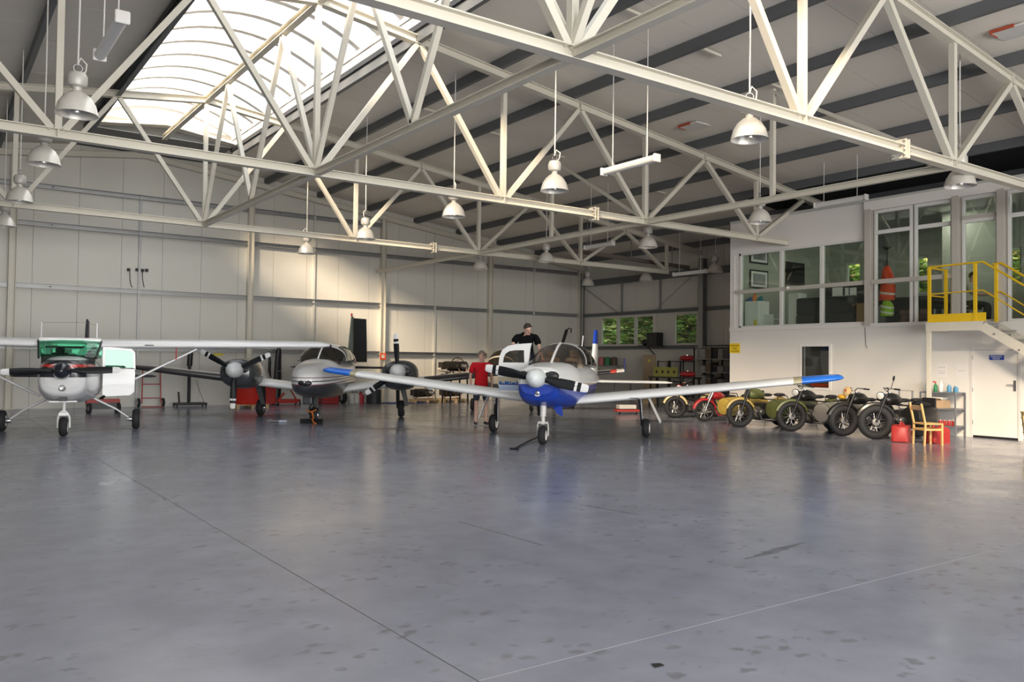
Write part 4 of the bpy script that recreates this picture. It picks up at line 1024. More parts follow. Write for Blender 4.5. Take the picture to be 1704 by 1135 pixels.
MB().loft([[P3(q, .985) for q in up_i], [P3(q, .990) for q in up_i]]).build('door_window', glass('door_glass', (.45, .40, .36), .06), pa)
lt = mat('reg_blue', (.02, .12, .45), .4)
for k, (x0, w_, zt_) in enumerate(((-.63, .05, 1.20), (-.56, .03, 1.17), (-.51, .09, 1.20), (-.40, .03, 1.20), (-.35, .07, 1.18), (-.26, .04, 1.20), (-.20, .03, 1.20), (-.15, .08, 1.18))):
    MB().box((-.55 + x0, .95, 1.13), (-.55 + x0 + w_, .955, zt_)).box((-.55 + x0, .95, 1.13), (-.55 + x0 + w_ + .025, .955, 1.15)).build('letter', lt, pa)
MB().box((-1.19, .952, 1.02), (-.62, .956, 1.11)).build('stripe', mat('stripe_pale', (.40, .50, .68), .4), pa)
# black tow bar lying at the nose wheel
tb = thing('tow_bar', 'black tow bar lying on the floor at the nose wheel', 'tow bar', (9.3, 12.7, 0))
MB().tube([atZ(897, 727, .05), atZ(880, 734, .03), atZ(856, 747, .02)], .018, 8).build('shaft', black, tb, world=True)
e = atZ(856, 747, .02); MB().tube([e + V(-.04, .08, 0), e + V(.04, -.08, 0)], .018, 8).build('grip', black, tb, world=True)

# ---------------- high-wing plane with open door, green windows
cs = thing('light_aircraft', 'white high-wing plane with green windows and open door', 'airplane', (2.40, 18.99, 0), math.radians(-12.1))
cw = (.84, .84, .85)
cp = paint('hw_paint', cw, [((.015, .018, .03), [('z', '>', 1.20), ('z', '<', 1.545), ('y', '<', .75)]), ((.50, .03, .02), [('z', '>', 1.395), ('z', '<', 1.46), ('a', '>', .14), ('y', '<', .8)]), ((.015, .018, .03), [('z', '>', 1.30), ('z', '<', 1.36), ('y', '>', .75)])])
ft = smooth_tab([(-.50, .30, 1.00, 1.48), (-.42, .40, .85, 1.53), (-.1, .47, .74, 1.58), (.4, .53, .68, 1.62), (.9, .58, .63, 1.62), (1.6, .60, .62, 1.60), (2.5, .58, .68, 1.58), (3.6, .38, .92, 1.52), (5.0, .2, 1.08, 1.40), (6.1, .07, 1.18, 1.32)])
MB().loft([sring(y, hw, zb, zt, 2.8) for y, hw, zb, zt in ft]).build('fuselage', cp, cs, 50)
csw = mat('plane_white_b', cw, .28, coat=.3)
gg = glass('green_glass', (.34, .72, .55), .05, .03)
# cabin upper: pillars, roof, glass
MB().box((-.60, .98, 1.92), (.60, 2.75, 2.02)).build('cabin_roof', csw, cs, bevel=.03)
gq = [V(-.50, .50, 1.60), V(-.2, .40, 1.63), V(.2, .40, 1.63), V(.50, .50, 1.60)]; gt = [V(-.58, 1.02, 1.96), V(-.2, .98, 1.97), V(.2, .98, 1.97), V(.58, 1.02, 1.96)]
MB().loft([gq, [a.lerp(b, .5) + V(0, -.05, .03) for a, b in zip(gq, gt)], gt], False, False, closed=False).build('windshield', gg, cs, 60)
for s in (-1, 1):
    MB().tube([(s * .53, .50, 1.58), (s * .60, 1.02, 1.95)], .022, 6).build('pillar', black, cs)
    MB().beam((s * .59, 2.0, 1.58), (s * .59, 2.0, 1.95), .05, .06, up=(1, 0, 0)).build('pillar', csw, cs)
    MB().beam((s * .59, 2.7, 1.55), (s * .59, 2.7, 1.95), .05, .10, up=(1, 0, 0)).build('pillar', csw, cs)
    MB().box((s * .59 - .006, 2.03, 1.60), (s * .59 + .006, 2.65, 1.92)).build('side_window', glass('green_glass_pale', (.62, .86, .76), .04, .03), cs)
    if s < 0: MB().box((s * .59 - .006, 1.08, 1.60), (s * .59 + .006, 1.97, 1.92)).build('side_window', glass('green_glass_pale', (.62, .86, .76), .04, .03), cs)
gg2 = glass('green_glass_pale', (.62, .86, .76), .04, .03)
MB().box((-.56, 2.70, 1.58), (.56, 2.71, 1.93)).build('rear_window', gg2, cs)
MB().tube([(-.57, 1.0, 1.975), (.57, 1.0, 1.975)], .02, 6).build('windshield_head', black, cs)
MB().box((-.5, .62, 1.35), (.5, .80, 1.66)).build('dashboard', mat('dash_black', (.02, .02, .02), .7), cs, bevel=.03)
for sx in (-.26, .26):
    s_ = MB().box((sx - .17, 1.75, 1.0), (sx + .17, 1.88, 1.70)).build('seat', mat('seat_dark', (.03, .025, .025), .8), cs, bevel=.04)
    MB().box((sx - .09, 1.77, 1.70), (sx + .09, 1.86, 1.82)).build('headrest', mat('seat_dark', (.03, .025, .025), .8), s_, bevel=.03)
MB().box((-.5, 1.30, 1.80), (.5, 1.36, 1.84)).build('spar_tube', mat('seat_dark', (.03, .025, .025), .8), cs)
# cloth sun shade behind the glass
MB().loft([[V(.16, .62, 1.64), V(.30, .60, 1.65), V(.32, .62, 1.64)], [V(.20, .75, 1.76), V(.38, .74, 1.76), V(.38, .77, 1.75)], [V(.36, .9, 1.86), V(.50, .92, 1.88), V(.48, .95, 1.86)], [V(.52, 1.0, 1.93), V(.56, 1.0, 1.945), V(.55, 1.02, 1.93)]]).build('sun_shade', mat('cloth_white', (.7, .75, .73), .7), cs, 60)
# wings, struts, gear
for s in (-1, 1):
    w = wing(MB(), [(s * .58, 1.0, 1.86, 1.62, .15), (s * 2.9, 1.0, 1.90, 1.60, .145), (s * 5.35, 1.14, 1.945, 1.12, .11), (s * 5.55, 1.2, 1.955, .95, .07), (s * 5.6, 1.3, 1.96, .6, .03)]).build('wing', csw, cs, 50)
    MB().ball((s * 5.60, 1.35, 1.95), .05, 10, (.8, 2, 1)).build('nav_light', mat('nav_dark', (.05, .04, .05), .3), w, 60)
    MB().box((s * 1.55 - .09, .985, 1.875), (s * 1.55 + .09, 1.0, 1.895)).build('vent', black, w)
    MB().tube([(s * .58, 1.35, .76), (s * 2.55, 1.42, 1.82)], .05, 10, flat=.55).build('strut', csw, cs, 50)
    MB().tube([(s * .45, 1.5, .70), (s * .9, 1.58, .45), (s * 1.18, 1.6, .24)], [.06, .045, .035], 10, flat=.5).build('main_gear_leg', csw, cs, 50)
    MB().lathe([(.045, -.08), (.06, 0), (.05, .06)], 12, Matrix.Translation((s * 1.2, 1.6, .225)) @ Matrix.Rotation(PI / 2, 4, 'Y')).build('brake', steel, cs, 40)
    wheel(cs, (s * 1.31, 1.6, .225), .225, .16)
rb = MB().box((2.1, 1.2, 1.56), (2.125, 1.205, 1.83)).build('red_streamer', mat('streamer_red', (.45, .03, .03), .7), cs)
propeller(cs, (0, -.60, 1.33), 1.04, (1.5, 181.5), .15, mat('spinner_black', (.015, .017, .03), .15, coat=.5), .17, .32, bands=False)
for sx in (-1, 1): MB().ball((sx * .26, -.455, 1.36), .11, 14, (1.2, .5, .5)).build('air_intake', black, cs, 60)
MB().ball((0, -.44, .99), .15, 18, (1.0, .32, .45)).build('light_recess', csw, cs, 60)
MB().lathe([(.062, 0), (.065, .02), (.05, .03), (.03, .02)], 18, rotM('X', 90, (0, -.475, .99))).build('landing_light', steel, cs, 40)
MB().box((-.07, -.30, .72), (.07, -.2, .80)).build('exhaust_duct', black, cs)
MB().prism([(-.25, -.12), (.25, -.12), (.2, .1), (-.2, .1)], .025, Matrix.Translation((0, -.1, .71))).build('cowl_flap', csw, cs)
ng = MB().tube([(0, .05, .72), (0, .0, .50)], .032, 10).build('nose_gear', csw, cs, 50)
MB().loft([[V(x, y, .42 + dz) for x, y in ((-.09, -.05), (.09, -.05), (.09, .05), (-.09, .05))] for dz in (0, .05)] + [[V(x, y, .52) for x, y in ((-.04, -.03), (.04, -.03), (.04, .03), (-.04, .03))]]).build('fork_bridge', csw, ng)
for s in (-1, 1): MB().tube([(s * .085, 0, .44), (s * .105, 0, .36), (s * .11, 0, .17)], .018, 8).build('fork', csw, ng, 50)
wheel(cs, (0, 0, .195), .195, .15, 'nose_wheel')
# open door
dr_ = MB().loft([[V(q[0], yy, q[1]) for q in ((.64, 1.36), (.64, .80), (.72, .76), (1.18, .78), (1.27, .86), (1.28, 1.36))] for yy in (1.02, 1.07)]).build('door', csw, cs)
fo = [(.63, 1.36), (.63, 1.84), (1.20, 1.80), (1.27, 1.72), (1.285, 1.36)]; fi = [(.68, 1.38), (.68, 1.79), (1.17, 1.755), (1.225, 1.70), (1.235, 1.38)]
MB().loft([[V(o_[0], 1.02, o_[1]), V(o_[0], 1.07, o_[1]), V(i_[0], 1.07, i_[1]), V(i_[0], 1.02, i_[1])] for o_, i_ in zip(fo, fi)]).build('door_frame', csw, dr_)
MB().loft([[V(q[0], yy, q[1]) for q in fi + [(1.245, 1.36), (.67, 1.40)][:0]] for yy in (1.04, 1.046)]).build('door_window', gg, dr_)
MB().box((1.27, 1.0, 1.30), (1.37, 1.03, 1.33)).build('door_handle', black, dr_)
# tail
tdark = mat('tail_dark', (.03, .03, .04), .4)
MB().loft([[V((v.z - z) * .9, v.y, z) for v in foil(0, yl, z, c, th)] for yl, z, c, th in ((4.7, 1.3, 1.4, .10), (5.2, 1.9, 1.1, .08), (5.55, 2.55, .75, .06), (5.6, 2.62, .55, .02))]).build('fin', tdark, cs, 50)
for s in (-1, 1): wing(MB(), [(s * .05, 5.2, 1.10, .95, .06), (s * 1.6, 5.35, 1.10, .75, .05), (s * 1.72, 5.5, 1.10, .4, .02)]).build('tailplane', tdark, cs, 50)
for sx in (-.60, .48): MB().tube([(sx, 1.5, 2.0), (sx, 1.5, 2.36)], .010, 6).build('antenna_mast', csw, cs)
MB().tube([(-.60, 1.5, 2.35), (0, 5.55, 2.52)], .004, 4).build('antenna_wire', steel, cs); MB().tube([(.48, 1.5, 2.30), (0, 5.55, 2.52)], .004, 4).build('antenna_wire', steel, cs)

# ---------------- twin-engine plane
tw = thing('twin_aircraft', 'white twin-engine plane with dark belly and three-blade propellers', 'airplane', (8.29, 20.37, 0), math.radians(-33.2))
dgrey = (.045, .05, .055); tww = (.84, .84, .83)
tp = paint('twin_paint', tww, [(dgrey, [('z', '<', 1.00)]), ((.16, .05, .07), [('z', '>', 1.005, 'y', .03), ('z', '<', 1.04, 'y', .03)]), ((.06, .045, .06), [('z', '>', 1.09, 'y', .02), ('z', '<', 1.115, 'y', .02)]), ((.20, .07, .09), [('z', '>', 1.17, 'y', .01), ('z', '<', 1.19, 'y', .01)])])
ft = smooth_tab([(-1.28, .06, 1.00, 1.10), (-1.22, .2, .88, 1.24), (-1.0, .36, .76, 1.40), (-.55, .48, .68, 1.53), (0, .56, .63, 1.60), (.6, .61, .60, 1.64), (1.6, .63, .58, 1.60), (3.0, .59, .64, 1.60), (4.6, .36, .9, 1.56), (6.6, .08, 1.25, 1.45)])
MB().loft([sring(y, hw, zb, zt, 2.7) for y, hw, zb, zt in ft]).build('fuselage', tp, tw, 50)
twm = mat('plane_white_c', tww, .28, coat=.3)
ct = [(.35, .55, 1.58, 1.63), (.7, .60, 1.58, 1.82), (1.05, .62, 1.58, 1.98), (1.4, .62, 1.58, 2.05), (2.4, .61, 1.57, 2.06), (3.2, .56, 1.56, 1.95), (4.0, .46, 1.52, 1.72), (4.5, .38, 1.48, 1.55)]
MB().loft([canopy_ring(*r) for r in smooth_tab(ct[:3], 4)], False, False, closed=False).build('windshield', glass('twin_glass', (.18, .16, .15), .10, .03), tw, 60)
sm = smooth_tab(ct[2:], 3)
cab = MB().loft([canopy_ring(*r) for r in sm], False, False, closed=False).build('cabin_roof', twm, tw, 60)
for k0, k1 in ((0, 5), (11, 16)):
    for y0, y1 in ((1.2, 1.75), (1.9, 2.4), (2.55, 3.1)): patch(MB(), sm, y0, y1, k0, k1, .012).build('side_window', dk, cab, 60)
patch(MB(), smooth_tab(ct, 3), 1.0, 1.10, 0, 16, .014, steps=2).build('windshield_bow', twm, tw, 60)
MB().tube([(0, .36, 1.64), (0, .7, 1.84), (0, 1.05, 1.99)], .022, 6).build('centre_post', twm, tw, 60)
MB().box((-.5, .6, 1.3), (.5, .95, 1.66)).build('dashboard', inn, tw, bevel=.03)
MB().ball((0, -1.235, 1.04), .115, 16, (1.5, .5, .72)).build('nose_light_recess', black, tw, 60)
MB().ball((0, -1.30, 1.06), .03, 10).build('nose_light', chrome, tw, 60)
twb = paint('twin_wing_paint', tww, [((.03, .028, .03), [('y', '<', 1.52, 'a', .02), ('a', '>', 2.7)]), ((.20, .07, .08), [('y', '<', 1.58, 'a', .02), ('y', '>', 1.52, 'a', .02), ('a', '>', 2.7)])])
ncp = paint('nacelle_paint', tww, [(dgrey, [('y', '<', .95)]), (dgrey, [('z', '<', 1.15), ('y', '<', 1.3)]), ((.42, .22, .22), [('y', '>', .95), ('y', '<', 1.05), ('z', '>', 1.2)])])
for s in (-1, 1):
    wing(MB(), [(s * .5, 1.15, .78, 2.0, .16), (s * 1.2, 1.2, .87, 1.75, .16), (s * 2.1, 1.3, .97, 1.62, .155), (s * 4.8, 1.42, 1.28, 1.42, .12), (s * 5.4, 1.5, 1.35, 1.25, .09), (s * 5.6, 1.65, 1.37, .8, .04)]).build('wing', twb, tw, 50)
    nt_ = smooth_tab([(.28, .34, .98, 1.53), (.36, .43, .90, 1.59), (.8, .48, .82, 1.63), (1.3, .46, .82, 1.60), (2.0, .34, .84, 1.42), (2.9, .16, .95, 1.18)])
    na = MB().loft([sring(y, hw, zb, zt, 2.5, 22, xc=s * 2.1) for y, hw, zb, zt in nt_]).build('engine_nacelle', ncp, tw, 50)
    for sx in (-1, 1): MB().ball((s * 2.1 + sx * .22, .30, 1.33), .12, 14, (1.0, .4, .75)).build('air_intake', black, na, 60)
    propeller(tw, (s * 2.1, .18, 1.32), 1.0, (151, 25, 268) if s < 0 else (94, 215, 335), .16, mat('spinner_grey', (.66, .67, .68), .3), .21, .36)
    lg = MB().tube([(s * 1.9, 2.3, .92), (s * 1.9, 2.4, .55), (s * 1.9, 2.45, .25)], [.06, .05, .04], 10).build('main_gear', black, tw, 50)
    MB().prism([(-.05, .85), (.12, .85), (.22, .35), (.12, .33)], .02, Matrix.Translation((s * 1.9 + s * .12, 2.1, 0)) @ Matrix.Rotation(PI / 2, 4, 'X')).build('gear_door', mat('twin_dark', dgrey, .4), lg)
    wheel(tw, (s * 2.0, 2.45, .24), .24, .17, hubm=steel)
    wing(MB(), [(s * .05, 6.0, 1.36, .95, .06), (s * 1.9, 6.15, 1.36, .75, .05), (s * 2.05, 6.3, 1.36, .4, .02)]).build('tailplane', tdark, tw, 50)
ng = MB().tube([(0, .1, .72), (0, 0, .42)], [.06, .045], 10).build('nose_gear', mat('twin_dark', dgrey, .4), tw, 50)
for s in (-1, 1): MB().tube([(s * .08, 0, .46), (s * .12, 0, .40), (s * .125, 0, .2)], .024, 8).build('fork', black, ng, 50)
MB().box((-.30, -.05, .46), (-.06, .15, .68)).build('gear_door', mat('twin_dark', dgrey, .4), ng, bevel=.03)
wheel(tw, (0, 0, .20), .20, .17, 'nose_wheel', steel)
MB().loft([[V((v.z - z) * .9, v.y, z) for v in foil(0, yl, z, c, th)] for yl, z, c, th in ((5.0, 1.45, 1.4, .10), (5.5, 2.2, 1.0, .08), (5.85, 3.0, .6, .05), (5.9, 3.06, .5, .02))]).build('fin', mat('fin_green', (.16, .19, .18), .4), tw, 50)
Mr = Matrix.Translation((0, 6.35, 0)) @ Matrix.Rotation(math.radians(-32), 4, 'Z')
MB().loft([[Mr @ V(x * .6, y, z) for x, y in ((-.03, 0), (.03, 0), (.012, c), (-.012, c))] for z, c in ((1.55, .72), (2.2, .70), (3.02, .66))]).build('rudder', mat('rudder_dark', (.028, .032, .036), .45), tw)
MB().lathe([(.03, 0), (.035, .05), (.02, .10)], 10, Matrix.Translation((0, 5.95, 3.06))).build('beacon', mat('nav_red', (.5, .02, .02), .3), tw, 50)
# chocks with orange cord at the twin's nose wheel
ck = thing('wheel_chock', 'black wheel chock with orange cord at the twin nose wheel', 'chock', (8.29, 20.2, 0))
Mk = Matrix.Translation((8.29, 20.37, 0)) @ Matrix.Rotation(math.radians(-33.2), 4, 'Z')
MB().loft([[Mk @ V(x, y, z) for y, z in ((-.42, .01), (-.22, .01), (-.26, .11), (-.34, .11))] for x in (-.28, .28)]).build('block', black, ck, world=True)
orr = mat('cord_orange', (.75, .20, .03), .7)
MB().tube([Mk @ V(*p) for p in ((-.16, -.22, .33), (-.05, -.24, .28), (.1, -.24, .34))], .016, 6).tube([Mk @ V(*p) for p in ((-.02, -.24, .30), (.05, -.33, .13), (.02, -.40, .12), (.08, -.46, .02), (.14, -.50, .015))], .018, 6).build('cord', orr, ck, 60, world=True)
tl = thing('torque_wrench', 'small silver tool lying on the floor by the twin', 'tool', (7.55, 20.97, 0))
a = atZ(449, 701, .03); b = atZ(477, 701, .03)
MB().tube([a, b], .02, 8).build('shaft', steel, tl, world=True); MB().tube([a + V(-.06, .02, -.01), a + V(.04, -.03, .02)], .035, 8).build('head', steel, tl, world=True)
MB().tube([a.lerp(b, .55), b], .03, 8).build('grip', mat('tool_blue', (.45, .50, .62), .4), tl, world=True)

# ---------------- white wing of another plane stored behind, and its cream cabin
bp = thing('stored_aircraft', 'cream plane with bubble canopy behind the red-shirted man', 'airplane', (15.2, 22.0, 0), math.radians(-40))
crm = mat('plane_cream', (.62, .55, .44), .35)
ft = smooth_tab([(-1.6, .2, .95, 1.25), (-1.2, .38, .8, 1.38), (0, .52, .7, 1.5), (1.5, .55, .68, 1.5), (3, .35, .85, 1.4), (5, .1, 1.1, 1.25)])
MB().loft([sring(y, hw, zb, zt, 2.6, 22) for y, hw, zb, zt in ft]).build('fuselage', crm, bp, 50)
ct = [(-.2, .42, 1.46, 1.50), (.2, .46, 1.46, 1.80), (.7, .48, 1.46, 2.0), (1.3, .48, 1.46, 2.02), (2.0, .42, 1.45, 1.8), (2.5, .34, 1.42, 1.5)]
sm = smooth_tab(ct, 3)
MB().loft([canopy_ring(*r) for r in sm], False, False, closed=False).build('canopy', glass('canopy_glass', (.42, .37, .33), .05), bp, 60)
for y in (.15, .75, 1.4): patch(MB(), sm, y, y + .07, 0, 16, .012, steps=2).build('canopy_frame', crm, bp, 60)
bw = paint('stored_wing_paint', (.72, .70, .68), [((.02, .02, .025), [('y', '<', .62)]), ((.55, .06, .04), [('a', '>', 3.55)]), ((.72, .70, .68), [('a', '>', 3.75)])])
for s in (1,):
    w = wing(MB(), [(s * .45, .3, 1.02, 1.5, .12), (s * 2.5, .45, 1.2, 1.2, .11), (s * 4.0, .55, 1.36, .95, .09)]).build('wing', bw, bp, 50)
    MB().prism([(.6, 1.36), (1.35, 1.37), (1.15, 1.78), (.85, 1.78)], .04, Matrix.Translation((s * 4.02, 0, 0)) @ Matrix.Rotation(PI / 2, 4, 'Z') @ Matrix.Rotation(PI / 2, 4, 'X')).build('winglet', mat('winglet_blue', (.03, .04, .14), .4), w)
    for s in (-1, 1): MB().tube([(s * .5, .8, .95), (s * .9, .85, .25)], .035, 8).build('gear_leg', crm, bp, 50); wheel(bp, (s * .98, .85, .2), .2, .13)
MB().tube([(0, -1.1, .85), (0, -1.15, .2)], .035, 8).build('nose_leg', steel, bp); wheel(bp, (.0, -1.15, .17), .17, .11, 'nose_wheel')
# ------------------------------------------------------------------ motorcycles
def wheel_moto(parent, c, R, M0, name='front_wheel', fat=.055, rimm=None):
    M = M0 @ Matrix.Translation(c) @ Matrix.Rotation(PI / 2, 4, 'X')
    o = MB().torus(R - fat, fat, M, 32, 10, 1.1).build(name, rubber, parent, 60)
    MB().lathe([(R - fat * 1.75, -.03), (R - fat * 1.6, -.035), (R - fat * 1.9, 0), (R - fat * 1.6, .035), (R - fat * 1.75, .03), (R - fat * 2.05, 0)], 32, M, False, False).build('rim', rimm or chrome, o, 50)
    sp_ = MB()
    for k in range(18):
        a = 2 * PI * k / 18; b = a + (.35 if k % 2 else -.35)
        sp_.tube([M @ V(.06 * math.cos(b), .06 * math.sin(b), .03 if k % 2 else -.03), M @ V((R - fat * 1.9) * math.cos(a), (R - fat * 1.9) * math.sin(a), 0)], .0045, 4)
    sp_.build('spokes', steel, o)
    MB().lathe([(.03, -.07), (.08, -.06), (.085, -.02), (.085, .02), (.08, .06), (.03, .07)], 16, M).build('hub', mat('hub_grey', (.22, .21, .20), .5, .5), o, 40)
    return o
def fender(parent, c, R, M0, a0, a1, m, w=.075):
    rings = []
    for i in range(13):
        a = math.radians(a0 + (a1 - a0) * i / 12); dr = V(math.cos(a), 0, math.sin(a)); p = Vector(c)
        prof = [(-w, -.035), (-w * .8, .01), (0, .03), (w * .8, .01), (w, -.035), (w * .75, 0), (0, .015), (-w * .75, 0)]
        rings.append([M0 @ (p + dr * (R + dz) + V(0, dy, 0)) for dy, dz in prof])
    return MB().loft(rings).build('fender', m, parent, 50)
def motorcycle(lab, loc, head, steer, R, paintm, tankm, wb=1.4, small=False, light=True, mirror=False, rimm=None, fat=.07, grp='old motorcycles along the office wall'):
    t = thing('motorcycle', lab, 'motorcycle', (*loc, 0), math.radians(head), grp)
    I = Matrix.Identity(4); Ms = Matrix.Rotation(math.radians(steer), 4, 'Z')
    k = .85 if small else 1.0
    wheel_moto(t, (0, 0, R), R, Ms, fat=.04 if small else fat, rimm=rimm)
    wheel_moto(t, (-wb, 0, R), R, I, 'rear_wheel', fat=.042 if small else fat, rimm=rimm)
    fender(t, (0, 0, R), R + .035, Ms, 20 if not small else 10, 165, paintm); fender(t, (-wb, 0, R), R + .035, I, 10, 170, paintm)
    zt = R + .62 * k
    for s in (-1, 1):
        f = MB().tube([Ms @ V(0, s * .085, R), Ms @ V(-.10, s * .085, R + .32 * k), Ms @ V(-.22, s * .085, zt)], [.024, .028, .03], 8).build('fork', black if not small else chrome, t, 50)
        MB().tube([Ms @ V(-.24, s * .04, zt + .06), Ms @ V(-.22, s * .22, zt + .13), Ms @ V(-.33, s * .36, zt + .12)], .013, 6).build('handlebar', chrome, t, 50)
        MB().tube([Ms @ V(-.31, s * .33, zt + .12), Ms @ V(-.39, s * .44, zt + .11)], .019, 8).build('grip', rubber, t, 50)
        if not small:
            cy = MB()
            for q in range(5): cy.lathe([(.075, 0), (.075, .012)], 14, Matrix.Translation((-.52, s * (.16 + q * .026), R + .04)) @ Matrix.Rotation(-s * PI / 2, 4, 'X'))
            cy.lathe([(.06, 0), (.06, .16)], 14, Matrix.Translation((-.52, s * .14, R + .04)) @ Matrix.Rotation(-s * PI / 2, 4, 'X'))
            cy.build('cylinder', steel, t, 40)
            MB().tube([(-.45, s * .24, R), (-.55, s * .22, R - .16), (-.9, s * .18, R - .18), (-1.5, s * .2, R - .12)], [.02, .022, .04, .038], 8).build('exhaust', chrome, t, 50)
    if light:
        Ml = Matrix.Translation(Ms @ V(-.10, 0, zt - .04)) @ Matrix.Rotation(math.radians(24), 4, 'Z') @ Matrix.Rotation(PI / 2, 4, 'Y')
        h = MB().lathe([(.02, -.14), (.06, -.11), (.085, -.05), (.09, 0), (.085, .015)], 18, Ml).build('headlight', tankm, t, 50)
        MB().lathe([(.08, .012), (.06, .022), (.002, .03)], 18, Ml).build('lens', mat('lamp_lens', (.75, .74, .70), .12, .4), h, 50)
    if mirror:
        MB().tube([Ms @ V(-.26, .24, zt + .13), Ms @ V(-.30, .30, zt + .32)], .007, 6).build('mirror_stem', black, t)
        MB().lathe([(.055, -.01), (.06, 0), (.05, .012)], 16, Ms @ rotM('Y', 80, (-.30, .30, zt + .35))).build('mirror', black, t, 40)
    # tank
    rings = []
    for x, hw, h0, h1 in ((-.26, .05, .44, .50), (-.32, .11, .38, .60), (-.48, .135, .36, .65), (-.66, .12, .36, .62), (-.80, .07, .40, .54)):
        rings.append([V(x * (k if small else 1), hw * math.cos(2 * PI * q / 14), R + k * ((h0 + h1) / 2 + (h1 - h0) / 2 * math.sin(2 * PI * q / 14))) for q in range(14)])
    tk = MB().loft(rings).build('fuel_tank', tankm, t, 60)
    MB().lathe([(.035, 0), (.035, .02), (.02, .025)], 12, Matrix.Translation((-.45 * k, 0, R + .64 * k))).build('cap', chrome, tk, 40)
    fr = MB()
    for s in (-1, 1):
        fr.tube([(-.24, s * .03, zt - .05), (-.30, s * .06, R + .1), (-.42, s * .1, R - .13), (-.95, s * .1, R - .13), (-wb, s * .09, R)], .018, 6)
        fr.tube([(-.26, s * .03, zt - .08), (-.8, s * .08, R + .36 * k), (-wb - .1, s * .1, R + .32 * k), (-wb, s * .09, R)], .016, 6)
    fr.build('frame', black if not small else paintm, t, 50)
    MB().ball((-.62 * k if not small else -.5, 0, R + .0), .20 * k, 14, (1.25, .75, .95)).build('engine', mat('engine_grey', (.13, .125, .12), .45, .5), t, 50)
    if not small:
        MB().box((-.98, -.14, R - .12), (-.62, .14, R + .26)).build('toolbox', black, t, bevel=.03)
        MB().box((-.44, -.10, R - .16), (-.30, .10, R + .22)).build('crankcase_front', mat('engine_grey', (.13, .125, .12), .45, .5), t, bevel=.04)
        for s in (-1, 1): MB().tube([(-.28, s * .08, R + .18), (-.30, s * .34, R + .12), (-.36, s * .36, R - .1), (-.42, s * .12, R - .15)], .014, 6).build('crash_bar', black, t, 50)
    for x0 in ((-.98,) if small else (-.92, -1.38)):
        MB().ball((x0, 0, R + .47 * k), .17, 14, (1.05, .8, .28)).build('saddle', black, t, 60)
    MB().tube([(-.75, .12, .03), (-.72, .10, R - .1)], .012, 6).build('kickstand', steel, t)
    return t
def sidecar(t, side, m, R, yc=.60, dx=0.0, k=1.0):
    c = side * yc; rings = []
    for x, hw, z0, z1 in ((.05, .19, .33, .66), (.03, .225, .29, .71), (-.05, .245, .26, .74), (-.5, .26, .23, .76), (-1.0, .26, .24, .78), (-1.35, .22, .30, .76), (-1.45, .16, .36, .70)):
        rings.append([V(x * k + dx, c + hw * math.copysign(abs(math.cos(2 * PI * q / 20)) ** .85, math.cos(2 * PI * q / 20)), (z0 + z1) / 2 + (z1 - z0) / 2 * math.copysign(abs(math.sin(2 * PI * q / 20)) ** .85, math.sin(2 * PI * q / 20))) for q in range(20)])
    sc_ = MB().loft(rings).build('sidecar', m, t, 40)
    MB().ball((-.85 * k + dx, c, .77), .17, 12, (1.3, 1.0, .4)).build('seat', black, sc_, 60)
    MB().box((-1.28 * k + dx, c - .17, .72), (-1.2 * k + dx, c + .17, .93)).build('backrest', black, sc_, bevel=.03)
    MB().tube([(-.35 * k + dx, c - .18, .72), (-.30 * k + dx, c - .16, .85), (-.30 * k + dx, c + .16, .85), (-.35 * k + dx, c + .18, .72)], .012, 6).build('grab_rail', black, sc_)
    ln = mat('sidecar_seam', (.05, .05, .045), .5)
    for xx in (.0, -.22):
        MB().loft([[V(xx - d_ + dx, c + .25 * math.cos(2 * PI * q / 20), .495 + .245 * math.sin(2 * PI * q / 20)) for q in range(20)] for d_ in (0, .015)], False, False).build('trim_ring', ln, sc_)
    for xx in (-.25, -1.0): MB().tube([(xx + dx, 0, R), (xx + dx, side * .35, .24), (xx + dx, c, .24)], .018, 6).build('strut', black, sc_)
    if k == 1.0:
        wheel_moto(t, (-.85 + dx, side * .97, R), R, Matrix.Identity(4), 'sidecar_wheel', fat=.06)
        fender(t, (-.85 + dx, side * .97, R), R + .035, Matrix.Identity(4), 15, 165, m, .06)
crmp = mat('moto_cream', (.66, .52, .27), .4); redp = mat('moto_red', (.42, .02, .025), .3); khaki = mat('moto_khaki', (.42, .31, .09), .45)
olive = mat('moto_olive', (.10, .115, .035), .38); silver = mat('moto_silver', (.34, .32, .29), .35, .5); blk2 = mat('moto_black', (.012, .012, .012), .3)
yell = mat('sidecar_yellow', (.52, .36, .07), .42)
motorcycle('old motorcycle with cream front fender and red tank', (18.45, 17.45), 172, -38, .33, crmp, redp, 1.25)
motorcycle('small red moped with red fender and chrome fork', (18.15, 16.05), 172, -22, .30, redp, redp, 1.12, small=True, light=False)
b3 = motorcycle('khaki motorcycle with yellow sidecar and olive tank', (17.29, 14.1), 172, -24, .36, khaki, olive, light=False, rimm=steel); sidecar(b3, -1, yell, .33)
b4 = motorcycle('olive green motorcycle with green sidecar and round headlight', (17.37, 12.6), 172, -28, .37, olive, blk2, rimm=steel); sidecar(b4, -1, olive, .33)
b5 = motorcycle('black motorcycle with dull silver sidecar', (17.30, 11.15), 174, -26, .36, blk2, blk2, light=False, fat=.085); sidecar(b5, -1, silver, .33)
p = MB().lathe([(.03, 0), (.10, .01), (.11, .05), (.05, .09)], 16, rotM('Y', 70, (-.1, .05, 1.02))).build('horn', mat('horn_tan', (.55, .38, .18), .5), b5, 50)
MB().lathe([(.02, .06), (.045, .065), (.02, .10)], 12, rotM('Y', 70, (-.1, .05, 1.02))).build('badge', redp, p, 50)
